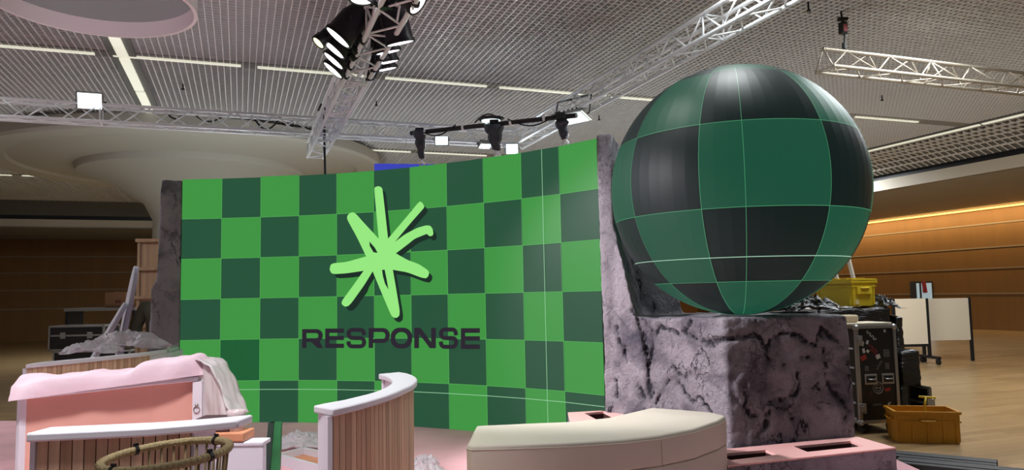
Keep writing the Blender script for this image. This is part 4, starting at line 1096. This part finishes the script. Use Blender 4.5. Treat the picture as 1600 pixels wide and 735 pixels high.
# ------------------------------------------------------------------ things behind the left counters
def leaning(name, label, px0, px1, ytop, ybot, d, lean, wid, group):
    """long board with a rounded top, leaning to the right"""
    b = B(); P0, P1 = dp(px0, ybot, d), dp(px1, ytop, d + .15)
    P0 = P0 + (P0 - P1) * ((P0.z - .12) / (P1.z - P0.z))
    ax = (P1 - P0); L = ax.length; ax.normalize(); nrm = Vector((-.83, -.55, 0)); nrm = (nrm - ax * nrm.dot(ax)).normalized(); sd = ax.cross(nrm)
    ol = [(-wid / 2, 0), (wid / 2, 0), (wid / 2, L - wid * 1.2)] + [(wid / 2 * math.cos(a), L - wid * 1.2 + wid * 1.2 * math.sin(a)) for a in [PI * k / 14 for k in range(1, 14)]] + [(-wid / 2, L - wid * 1.2)]
    lo = [b.bm.verts.new(P0 + sd * x + ax * y - nrm * .03) for x, y in ol]; hi = [b.bm.verts.new(P0 + sd * x + ax * y + nrm * .03) for x, y in ol]
    n = len(ol); b.bm.faces.new(hi); b.bm.faces.new(lo[::-1])
    for k in range(n): b.bm.faces.new((lo[k], lo[(k + 1) % n], hi[(k + 1) % n], hi[k]))
    return tag(b.build(name, mat('board_grey_white', (206, 204, 212), .5), None, bevel=.012), label, 'board', group)
leaning('rounded_board', 'tall white board with rounded top leaning against the wooden stand', 191, 213, 416, 530, 9.75, .2, .40, 'white boards with rounded tops')
leaning('rounded_board', 'shorter white board with rounded top leaning left of the tall one', 163, 197, 474, 532, 9.45, .2, .34, 'white boards with rounded tops')
# wooden stand of stacked crates
wc = dp(236, 420, 11.2)
for k in range(6):
    z0 = .0 + k * .424
    lab = ['lowest pine crate of the stack behind the grey rock slab', 'second pine crate from the floor in the stack behind the grey rock slab', 'third pine crate from the floor in the stack behind the grey rock slab', 'fourth pine crate from the floor in the stack behind the grey rock slab', 'pine crate second from the top of the stack behind the grey rock slab', 'topmost pine crate of the stack behind the grey rock slab'][k]
    if k == 0:
        t = thing('pine_crate', lab, 'crate', (wc.x + .06, wc.y, z0), .1, 'stacked pine crates')
        b = B(); b.box((0, 0, .19), (.36, .36, .38)); b.build('body', M_crate, t, local=True)
        b = B(); b.box((0, 0, .40), (.43, .43, .048)); b.build('rim', M_crate, t, local=True)
        for sx in (-1, 1):
            b = B(); b.box((sx * .17, -.185, .19), (.04, .016, .38)); b.build('corner_batten', M_crate, t, local=True)
        c0_ = t
    else: copy_thing(c0_, lab, loc=(wc.x + .06, wc.y, z0), rz=.1 + .03 * (k % 2))
# shelf with cases far left
sx0, sx1 = dp(100, 480, 15), dp(211, 480, 15)
t = thing('storage_shelf', 'low grey shelf carrying a cardboard box at far left', 'shelf', ((sx0.x + sx1.x) / 2, 15.3, 0))
zsf = dp(180, 481, 15).z
b = B(); b.box(((sx0.x + sx1.x) / 2, 15.3, zsf - .03), (sx1.x - sx0.x, .6, .06)); b.build('shelf_board', mat('shelf_grey', (120, 114, 108), .6), t)
for sx in (sx0.x + .04, sx1.x - .04):
    b = B(); b.box((sx, 15.3, zsf / 2 - .03), (.05, .55, zsf - .06)); b.build('leg', M_black, t)
b = B(); k0, k1 = dp(159, 470, 15).x, dp(192, 470, 15).x; zk = dp(175, 457, 15).z
t = thing('cardboard_box', 'brown cardboard box with printed marks standing on the grey shelf', 'box', ((k0 + k1) / 2, 15.3, zsf))
b.box(((k0 + k1) / 2, 15.3, (zsf + zk) / 2), (k1 - k0, .4, zk - zsf)); b.build('body', M_card, t, bevel=.01)
b = B(); b.box(((k0 + k1) / 2, 15.3, zk + .003), (.05, .41, .006)); b.build('tape', mat('tape', (160, 130, 90), .4), t)
for s in (.58, .72):
    b = B(); b.box((k0 + (k1 - k0) * s, 15.098, zsf + .12), (.05, .006, .06)); b.build('printed_mark', mat('print_red', (90, 40, 30), .7), t)
def case(name, label, c, w, d, h, rz=0.0, group=None, feet=True, latch=2, m=None):
    t = thing(name, label, 'flight case', c, rz, group)
    b = B(); b.box((0, 0, h / 2), (w, d, h)); b.build('body', m or M_caseply, t, local=True)
    b = B(); e = .03
    for sx in (-1, 1):
        for sy in (-1, 1): b.box((sx * w / 2, sy * d / 2, h / 2), (e, e, h + .006))
    for z in (0.012, h * .62, h):
        for sy in (-1, 1): b.box((0, sy * d / 2, z), (w + .006, e, e))
        for sx in (-1, 1): b.box((sx * w / 2, 0, z), (e, d + .006, e))
    b.build('edge_rail', M_edge, t, local=True)
    for k in range(latch):
        x = (k + .5) / latch * w - w / 2
        b = B(); b.box((x, -d / 2 - .012, h * .62), (.09, .016, .11)); b.build('latch', M_edge, t, local=True, bevel=.004)
    return t
GC = 'flight cases at far left'
c_ = dp(150, 500, 13.2); case('flight_case', 'open fronted black flight case with pale edges at far left', (c_.x - .25, 13.3, .78), .95, .5, .42, 0, GC)
c_ = dp(160, 520, 12.9); case('flight_case', 'wide black flight case under the open fronted one at far left', (c_.x - .15, 13.2, .0), 1.3, .7, .77, 0, GC)

# person in a dark olive jacket standing behind the grey slab
def skinned(name, verts, edges, radii, m, parent, sub=2):
    me = bpy.data.meshes.new(name); me.from_pydata([tuple(v) for v in verts], edges, []); o = bpy.data.objects.new(name, me); COL.objects.link(o)
    s = o.modifiers.new('skin', 'SKIN'); s.use_smooth_shade = True
    for k, r_ in enumerate(radii): me.skin_vertices[0].data[k].radius = (r_, r_) if not isinstance(r_, tuple) else r_
    me.skin_vertices[0].data[0].use_root = True
    if sub: q = o.modifiers.new('sub', 'SUBSURF'); q.levels = sub; q.render_levels = sub
    dg = bpy.context.evaluated_depsgraph_get(); m2 = bpy.data.meshes.new_from_object(o.evaluated_get(dg)); o.modifiers.clear(); o.data = m2
    m2.materials.clear(); m2.materials.append(m); o.parent = parent
    for pl in m2.polygons: pl.use_smooth = True
    return o
hp_ = dp(252, 520, 9.9)
t = thing('person', 'person in dark olive jacket, mostly hidden behind the grey rock slab', 'person', (hp_.x, hp_.y, .0), 0.25)
M_skin = mat('skin', (178, 132, 108), .6); M_jkt = mat('olive_jacket', (104, 104, 86), .85, bump=.6, bscale=12); M_trs = mat('dark_trousers', (38, 38, 44), .85)
V = [(0, 0, .98), (0, 0, 1.15), (0, -.02, 1.35), (0, -.02, 1.52), (0, -.03, 1.62), (0, -.05, 1.73), (-.19, -.01, 1.53), (-.29, -.06, 1.27), (-.20, -.27, 1.12), (-.12, -.33, 1.11), (.19, -.01, 1.53), (.29, -.06, 1.27), (.20, -.27, 1.12), (.12, -.33, 1.11), (-.1, 0, .90), (-.11, -.02, .5), (-.11, .01, .1), (-.12, -.12, .04), (.1, 0, .90), (.11, -.02, .5), (.11, .01, .1), (.12, -.12, .04)]
E_ = [(0, 1), (1, 2), (2, 3), (3, 4), (4, 5), (3, 6), (6, 7), (7, 8), (8, 9), (3, 10), (10, 11), (11, 12), (12, 13), (0, 14), (14, 15), (15, 16), (16, 17), (0, 18), (18, 19), (19, 20), (20, 21)]
Rr_ = [(.15, .11), (.145, .11), (.17, .12), (.13, .10), .055, .085, .065, .05, .036, .034, .065, .05, .036, .034, .085, .062, .042, .045, .085, .062, .042, .045]
body = skinned('body', V, E_, Rr_, M_skin, t)
jV = [(0, 0, .90), (0, 0, 1.12), (0, -.01, 1.35), (0, -.02, 1.50), (0, -.02, 1.60), (-.20, -.01, 1.53), (-.31, -.05, 1.27), (-.21, -.24, 1.13), (.20, -.01, 1.53), (.31, -.05, 1.27), (.21, -.24, 1.13)]
jE = [(0, 1), (1, 2), (2, 3), (3, 4), (3, 5), (5, 6), (6, 7), (3, 8), (8, 9), (9, 10)]
skinned('jacket', jV, jE, [(.20, .155), (.195, .15), (.21, .16), (.16, .13), .075, .105, .085, .062, .105, .085, .062], M_jkt, t)
tV = [(0, 0, .97), (-.1, 0, .86), (-.11, -.02, .5), (-.11, .01, .12), (.1, 0, .86), (.11, -.02, .5), (.11, .01, .12)]
skinned('trousers', tV, [(0, 1), (1, 2), (2, 3), (0, 4), (4, 5), (5, 6)], [(.165, .125), .105, .082, .07, .105, .082, .07], M_trs, t)
b = B(); b.lathe([(.001, .12), (.05, .112), (.088, .06), (.098, 0), (.09, -.05), (.07, -.08)], (0, -.03, 1.735), 20); b.build('hair', mat('dark_hair', (40, 30, 26), .8), t, smooth=True, local=True)
b = B(); b.lathe([(.001, -.12), (.05, -.105), (.075, -.05), (.082, .02), (.07, .08), (.001, .11)], (0, -.055, 1.73), 20); b.box((0, -.143, 1.72), (.025, .03, .045))
for sx in (-1, 1): b.box((sx * .083, -.045, 1.725), (.016, .04, .06))
b.build('head', M_skin, t, smooth=True, local=True)
b = B()
for sx in (-1, 1):
    for f in range(5):
        L = [.075, .085, .08, .065, .055][f]; base = Vector((sx * (.10 - .012 * f if f < 4 else .085), -.345, 1.13 - .017 * f if f < 4 else 1.14)); 
        mid_ = base + Vector((-sx * L * .35, -L * .45, -.005)); tip = mid_ + Vector((-sx * L * .35, -L * .2, -.025))
        b.path([base, mid_, tip], lambda s: .009 - .002 * s, 7)
b.build('fingers', M_skin, t, smooth=True, local=True)

# ------------------------------------------------------------------ right side: rack case, crates, black wrapped stacks
rb0 = gp(1341, 671, 0); rb1 = gp(1393, 667, 0)
ang = math.atan2(rb1.y - rb0.y, rb1.x - rb0.x) ; ang = .16
W_ = .46; rcx = dp(1366, 600, 8.25)
t = thing('rack_case', 'upright black rack case with stickers and grey edges beside the plinth', 'flight case', (rcx.x, 8.55, 0), ang)
H0, H1_ = .13, dp(1365, 511, 8.25).z
b = B(); b.box((0, 0, (H0 + H1_) / 2), (W_, .58, H1_ - H0)); b.build('body', M_caseply, t, local=True)
b = B()
for sx in (-1, 1):
    for sy in (-1, 1): b.box((sx * W_ / 2, sy * .29, (H0 + H1_) / 2), (.034, .034, H1_ - H0 + .01))
for z in (H0, H1_):
    for sy in (-1, 1): b.box((0, sy * .29, z), (W_ + .02, .034, .034))
    for sx in (-1, 1): b.box((sx * W_ / 2, 0, z), (.034, .6, .034))
b.build('edge_rail', M_edge, t, local=True)
for sx in (-1, 1):
    for z in (H0, H1_):
        b = B(); b.lathe([(.001, .03), (.03, .018), (.036, -.01), (.03, -.03), (.001, -.036)], (sx * W_ / 2, -.29, z), 12); b.build('ball_corner', M_edge, t, local=True, smooth=True)
zf = lambda y: dp(1365, y, 8.25).z
for x_ in (-.085, .125):
    b = B(); z_ = zf(593)
    b.box((x_, -.294, z_), (.15, .012, .115)); hd = b.build('handle_plate', M_edge, t, local=True, bevel=.006)
    b = B(); b.box((x_, -.303, z_), (.105, .012, .07)); b.mi = 0; d_ = b.build('handle_recess', M_black, hd, local=True)
    b = B(); b.path([(x_ - .045, -.305, z_ + .01), (x_ - .04, -.325, z_ + .0), (x_ + .04, -.325, z_), (x_ + .045, -.305, z_ + .01)], .008, 6); b.build('grip', M_edge, hd, local=True, smooth=True)
for z_ in (zf(532), zf(638)):
    b = B(); b.box((-W_ / 2 + .02, -.305, z_), (.085, .018, .11)); b.box((-W_ / 2 + .02, -.318, z_), (.04, .014, .06)); b.build('latch', M_edge, t, local=True, bevel=.005)
b = B()
for k, z_ in enumerate((zf(545), zf(575), zf(600), zf(630), zf(655))):
    b.box((-W_ / 2 - .012, -.02, z_), (.012, .44, .02))
b.build('rack_ear', mat('pale_edge', (190, 200, 206), .4), t, local=True)
STK = [('white', -.045, 525, .15, .028, -45, 1), ('red', -.03, 545, .13, .022, -42, 1), ('red', -.02, 552, .12, .016, -42, 1), ('white', -.16, 537, .03, .05, -15, 0), ('white', -.15, 548, .03, .05, 10, 0), ('white', -.10, 535, .028, .045, -20, 0), ('white', -.10, 549, .03, .03, -40, 0), ('red', -.155, 559, .07, .05, 25, 0), ('grey', .125, 553, .075, .085, 0, 2), ('white', .02, 558, .05, .045, 20, 0), ('grey', .03, 571, .12, .02, 55, 1), ('grey', -.125, 576, .05, .06, 0, 2), ('grey', .125, 573, .05, .07, 0, 2), ('ring', .0, 607, .12, .12, 0, 2), ('red', .115, 610, .07, .035, 12, 0), ('grey', -.02, 633, .11, .018, 0, 1), ('white', .10, 637, .10, .022, 60, 1), ('white', .12, 634, .08, .018, 60, 1), ('white', .12, 518, .025, .03, 0, 0), ('dark', -.10, 615, .05, .04, 0, 0)]
SM = {'white': mat('sticker_white', (190, 186, 180), .5), 'red': mat('sticker_red', (150, 48, 42), .5), 'grey': mat('sticker_grey', (120, 114, 108), .6), 'ring': mat('sticker_grey', (120, 114, 108), .6), 'dark': mat('sticker_dark', (60, 40, 40), .6)}
for nm, x_, y_, w_, h_, an, style in STK:
    b = B(); R_ = Matrix.Rotation(math.radians(an), 3, 'Y').inverted() if False else Matrix.Rotation(math.radians(-an), 3, 'Y'); o_ = Vector((x_, -.2925, zf(y_)))
    if style == 1:                       # a line of block strokes
        n_ = max(3, int(w_ / .022))
        for k in range(n_):
            cx_ = -w_ / 2 + w_ * (k + .5) / n_
            b.box(o_ + R_ @ Vector((cx_ - w_ / n_ * .25, 0, 0)), (w_ / n_ * .28, .003, h_), M=R_)
            b.box(o_ + R_ @ Vector((cx_ + w_ / n_ * .1, 0, (h_ * .36) * (1 if k % 2 else -1))), (w_ / n_ * .5, .003, h_ * .26), M=R_)
    elif nm == 'ring':
        b.path([o_ + Vector((w_ / 2 * math.cos(2 * PI * k / 24), 0, w_ / 2 * math.sin(2 * PI * k / 24))) for k in range(24)], .006, 6, closed=True)
        b.box(o_, (.06, .004, .014)); b.path([o_ + Vector((w_ / 3.4 * math.cos(2 * PI * k / 24), 0, w_ / 3.4 * math.sin(2 * PI * k / 24))) for k in range(24)], .004, 6, closed=True)
    elif style == 2:
        for r_ in range(4):
            for c2_ in range(2): b.box(o_ + Vector(((c2_ - .5) * w_ * .5, 0, (r_ - 1.5) * h_ / 4)), (w_ * (.34 + .1 * ((r_ + c2_) % 2)), .003, h_ * .14))
    else: b.box(o_, (w_, .003, h_), M=R_)
    b.build('sticker', SM[nm], t, local=True)
for sx in (-1, 1):
    for sy in (-1, 1):
        b = B(); b.tube((sx * .17 - .016, sy * .22 , .055), (sx * .17 + .016, sy * .22, .055), .055, 16); b.box((sx * .17, sy * .22, .115), (.09, .09, .02))
        for q in (-1, 1): b.box((sx * .17 + q * .024, sy * .22, .085), (.006, .06, .06))
        b.build('caster', M_black, t, local=True, smooth='auto')
# book-like pads on the rack
p = dp(1338, 505, 8.4)
b = B(); b.box((rcx.x - .05, 8.5, H1_ + .03), (.62, .40, .022), ang + .05); tag(b.build('flat_panel', M_board, None, bevel=.004), 'thin cream panel lying on top of the rack case', 'panel')
b = B(); b.box((rcx.x - .17, 8.48, H1_ + .041 + .045), (.22, .16, .085), ang); tag(b.build('foam_block', mat('foam_tan', (196, 178, 150), .9), None, bevel=.02), 'small tan foam block on the cream panel over the rack case', 'block')
# black wrapped stacks
def wrapped(label, x0, x1, y, dpt, z0, z1, seed, rz=.12):
    t_ = None; b = B(); cx_ = (x0 + x1) / 2
    b.box((0, 0, (z1 - z0) / 2), (x1 - x0, dpt, z1 - z0))
    o = b.build('wrapped_case', M_film); o.matrix_basis = Matrix.Translation((cx_, y + dpt / 2, z0)) @ Matrix.Rotation(rz, 4, 'Z')
    remeshed(o, .035)
    for v in o.data.vertices:
        n = v.normal; v.co = v.co + n * (.025 * nz(v.co, 4, seed) + .014 * nz((v.co.x, v.co.y, v.co.z * 4), 6, seed))
        if v.co.z < .001: v.co.z = .001
    for pl in o.data.polygons: pl.use_smooth = True
    return tag(o, label, 'wrapped case', 'cases wrapped in black film')
ZY = dp(1320, 481, 8.9).z
xw0, xw1 = dp(1270, 500, 9.0).x, dp(1388, 500, 9.0).x
wrapped('large black film wrapped stack carrying the yellow lidded crate', xw0, xw1 + .02, 8.98, .8, 0, ZY - .01, 2)
a0, a1 = dp(1372, 500, 9.0).x, dp(1410, 500, 9.0).x
wrapped('middle stepped black wrapped stack right of the rack case', xw1 + .07, a1 + .02, 9.05, .7, 0, dp(1390, 494, 9.0).z, 5)
c0_, c1_ = dp(1399, 560, 8.5).x, dp(1439, 560, 8.5).x
zcase = dp(1415, 603, 8.7).z
cs_ = case('flight_case', 'low black flight case with silver latch, film wrapped block on top', ((a0 + c1_) / 2 + .13, 8.62, 0), c1_ - a0 - .22, .36, zcase, .1, None, latch=1)
wrapped('low black wrapped block on the flight case behind the amber crate', (a0 + c1_) / 2 - .14, c1_ - .01, 8.50, .30, zcase + .018, dp(1415, 545, 8.7).z, 9, .1)
# crumpled black film behind the sphere and on the stack
def film_heap(label, c, sx, sy, sz, seed):
    o = crumple('plastic_film', label, c, sx, sy, sz, M_film, .1, seed, .9, 40); o['category'] = 'plastic film'; o['group'] = 'crumpled black films'
p = dp(1262, 480, 7.55); film_heap('crumpled black film lying on the plinth behind the sphere', (p.x - .05, 7.45, 1.38), .30, .18, .20, 41)
p = dp(1388, 478, 9.1); film_heap('crumpled black film heaped right of the yellow lidded crate', (p.x - .02, 9.3, ZY - .03), .16, .26, .22, 47)

def crate(name, label, loc, rz, w, d, h, m, lid):
    t = thing(name, label, 'crate', loc, rz)
    b = B(); x, y = w / 2, d / 2; q = .93 if lid else .95
    th = .012
    outer = [(-x * q, -y * q, 0), (x * q, -y * q, 0), (x * q, y * q, 0), (-x * q, y * q, 0), (-x, -y, h), (x, -y, h), (x, y, h), (-x, y, h)]
    v = [b.bm.verts.new(p) for p in outer]; iv = [b.bm.verts.new(((p[0] - math.copysign(th, p[0])), p[1] - math.copysign(th, p[1]), max(p[2], th))) for p in outer]
    F_ = b.bm.faces.new
    F_((v[3], v[2], v[1], v[0])); F_((iv[0], iv[1], iv[2], iv[3]))
    for i in range(4):
        j = (i + 1) % 4; F_((v[i], v[j], v[j + 4], v[i + 4])); F_((iv[j], iv[i], iv[i + 4], iv[j + 4])); F_((v[i + 4], v[j + 4], iv[j + 4], iv[i + 4]))
    b.build('tub', m, t, local=True)
    b = B()
    for z, e in ((h - .012, .022), (h - .10 if not lid else h - .07, .012)):
        for sy in (-1, 1): b.box((0, sy * (y * (1 - (1 - q) * (1 - z / h)) + .004), z), (w + .02, e, e * 1.2))
        for sx in (-1, 1): b.box((sx * (x * (1 - (1 - q) * (1 - z / h)) + .004), 0, z), (e, d + .02, e * 1.2))
    b.build('rim', m, t, local=True)
    b = B()
    for sx in (-.92, -.5, 0, .5, .92) if not lid else (-.9, .9):
        b.box((sx * x * .96, -y * .975, h * .48), (.018, .016, h * .86), M=Matrix.Rotation(-.02, 3, 'X'))
    for sy in (-.9, .9): b.box((x * .975, sy * y * .95, h * .48), (.016, .018, h * .86))
    b.build('rib', m, t, local=True)
    for sgn in (-1, 1):
        b = B(); b.path([(sgn * x + .0, -.07, h * .74), (sgn * (x + .022), -.06, h * .70), (sgn * (x + .022), .06, h * .70), (sgn * x, .07, h * .74)], .012, 8); b.build('handle', m, t, local=True, smooth=True)
    if not lid:
        b = B(); b.path([(-.07, -y, h * .74), (-.06, -y - .022, h * .70), (.06, -y - .022, h * .70), (.07, -y, h * .74)], .012, 8); b.build('handle', m, t, local=True, smooth=True)
    if lid:
        for sy in (-1, 1):
            b = B(); b.box((0, sy * y * .5, h + .014), (w + .035, y, .02))
            for k in range(9): b.box((-x + w * (k + .5) / 9, sy * .03 * (1 if k % 2 else -.2), h + .026), (w / 12, .06, .014))
            b.box((0, sy * (y + .012), h - .01), (w + .035, .014, .05))
            b.build('lid', m, t, local=True)
        b = B(); b.box((x * .999, 0, h * .62), (.03, d * .62, h * .30)); b.build('end_lug', m, t, local=True)
        b = B(); b.box((x * .955, -y * .55, h * .16), (.006, .06, .06), M=Matrix.Rotation(.07, 3, 'Y')); b.build('address_label', mat('label_pale', (220, 205, 150), .6), t, local=True)
    return t
pc_ = dp(1327, 481, 9.3)
crate('lidded_crate', 'bright yellow crate with hinged lid standing on black wrapped stack', (dp(1322, 481, 9.32).x, 9.32, ZY + .012), -1.15, .56, .40, .31, M_yellow, True)
pa = gp(1416, 694, 0)
crate('open_crate', 'open amber plastic crate on the parquet at the right edge', (pa.x + .27, pa.y + .18, 0), -.22, .60, .40, .32, M_amber, False)
b = B(); q = (pa.x + .36, pa.y + .22); b.path([(q[0], q[1], .03), (q[0] - .02, q[1], .2), (q[0] - .03, q[1] - .01, .36), (q[0] - .01, q[1], .43)], .012, 8); b.path([(q[0] - .08, q[1], .44), (q[0] + .1, q[1] + .02, .42)], .012, 8)
tag(b.build('yellow_cable_tie', M_yellow, None, smooth=True), 'yellow strap end sticking up out of the amber crate', 'strap')
# step ladder
L0 = dp(1326, 440, 10.4)
t = thing('step_ladder', 'aluminium ladder standing behind the yellow lidded crate', 'ladder', (L0.x, 10.6, 0))
lt, lb = dp(1322, 380, 10.6), dp(1339, 450, 10.45)
def down(a, c, z): return c + (c - a) * ((c.z - z) / (a.z - c.z))
lA0, lA1 = dp(1300, 405, 10.6), dp(1311, 450, 10.45)
lB0, lB1 = dp(1326, 405, 10.6), dp(1337, 450, 10.45)
A_ = down(lA0, lA1, 0.0); B_ = down(lB0, lB1, 0.0); At = lA0 + (lA0 - lA1) * .8; Bt = lB0 + (lB0 - lB1) * .8
for P, Q_ in ((A_, At), (B_, Bt)):
    b = B(); b.bar(P, Q_, .028, .07); b.build('side_rail', M_oldalu, t)
for k in range(9):
    f_ = (k + .7) / 9.2; b = B(); b.bar(A_ + (At - A_) * f_, B_ + (Bt - B_) * f_, .05, .03); b.build('rung', M_oldalu, t)
# white notice board trolley
P = dp(1425, 500, 15.5); x0, x1 = dp(1399, 500, 15.5).x, dp(1447, 500, 15.5).x; z1 = dp(1425, 467, 15.5).z; z0 = dp(1425, 538, 15.5).z
t = thing('board_trolley', 'large cream board on a wheeled black frame by the side wall', 'board', ((x0 + x1) / 2, 15.5, 0))
b = B(); b.box(((x0 + x1) / 2, 15.5, (z0 + z1) / 2), (x1 - x0, .05, z1 - z0)); b.build('panel', M_board, t)
b = B()
for x_ in (x0 - .03, x1 + .03): b.box((x_, 15.5, (.12 + z1) / 2), (.05, .06, z1 - .12))
b.box(((x0 + x1) / 2, 15.5, z0 - .03), (x1 - x0 + .1, .05, .05)); b.box((x1 + .03, 15.5, .14), (.07, .7, .05)); b.box((x0 - .03, 15.5, .14), (.07, .7, .05)); b.build('frame', M_black, t)
for x_ in (x0 - .03, x1 + .03):
    for y_ in (15.2, 15.8):
        b = B(); b.tube((x_ - .025, y_, .06), (x_ + .025, y_, .06), .06, 14); b.build('caster', M_black, t)
b = B(); x2 = x1 + .10; b.box((x2 + .55, 15.9, (z0 + z1) / 2 + .01), (1.0, .05, z1 - z0 - .05))
t2 = thing('board_trolley', 'second cream board at the right edge, behind the wheeled one', 'board', (x2 + .55, 15.9, 0))
b.build('panel', M_board, t2)
b = B()
for x_ in (x2 + .04, x2 + 1.06): b.box((x_, 15.9, z1 / 2), (.05, .06, z1))
b.build('frame', M_black, t2)
# glazed doorway far behind with bright blinds
wa, wb = dp(1424, 466, 21.5), dp(1462, 440, 21.5)
def on_right(px, py):
    r_ = ray(px, py); t_ = (25.15) / (r_.dot(RX)); return Vector((0, 0, CZ)) + r_ * t_
a_, c_ = on_right(1424, 470), on_right(1458, 470); za, zb_ = on_right(1440, 470).z, on_right(1440, 440).z
b = B(); a_.z = c_.z = 0
b.bar(a_ + Vector((0, 0, zb_ / 2)), c_ + Vector((0, 0, zb_ / 2)), .06, zb_)
dr = struct(b, 'door_1', mat('door_dark', (62, 62, 66), .5))
b = B(); e_ = (c_ - a_)
for s0, s1 in ((.32, .44), (.55, 1.0)):
    p_, q_ = a_ + e_ * s0 - RX * .04, a_ + e_ * s1 - RX * .04; b.bar(p_ + Vector((0, 0, zb_ * .55)), q_ + Vector((0, 0, zb_ * .55)), .02, zb_ * .82)
b.build('pane', mat('lit_pane', (170, 190, 200), .3, emit=(140, 160, 168), es=.8), dr)
b = B(); p_, q_ = a_ + e_ * .64 - RX * .06, a_ + e_ * .78 - RX * .06; zz = on_right(1440, 449).z
for s0 in (0.0, .5): 
    u0, u1 = p_ + (q_ - p_) * s0, p_ + (q_ - p_) * (s0 + .4); b.bar(u0 + Vector((0, 0, zz + .22)), u1 + Vector((0, 0, zz - .22)), .012, .12); b.bar(u0 + Vector((0, 0, zz + .05)), u0 + Vector((0, 0, zz - .22)), .012, .12)
b.build('red_notice', mat('notice_red', (170, 60, 70), .6, ), dr)
# black cable ramp at the edge of the stage
b = B(); k0, k1 = gp(1404, 711, 0), gp(1500, 732, 0)
k0 = Vector((3.42, 7.12, 0))
for s in (0, .34):
    dv = Vector((0, -s, 0)); b.bar(k0 + dv + Vector((0, 0, .03)), k1 + dv + Vector((.3, -.05, .03)), .26, .05)
    b.bar(k0 + dv + Vector((0, 0, .057)), k1 + dv + Vector((.3, -.05, .057)), .10, .01)
tag(b.build('cable_ramp', mat('black_rubber', (18, 18, 19), .6), None, bevel=.008), 'black rubber cable ramp on the parquet at the lower right', 'cable ramp')
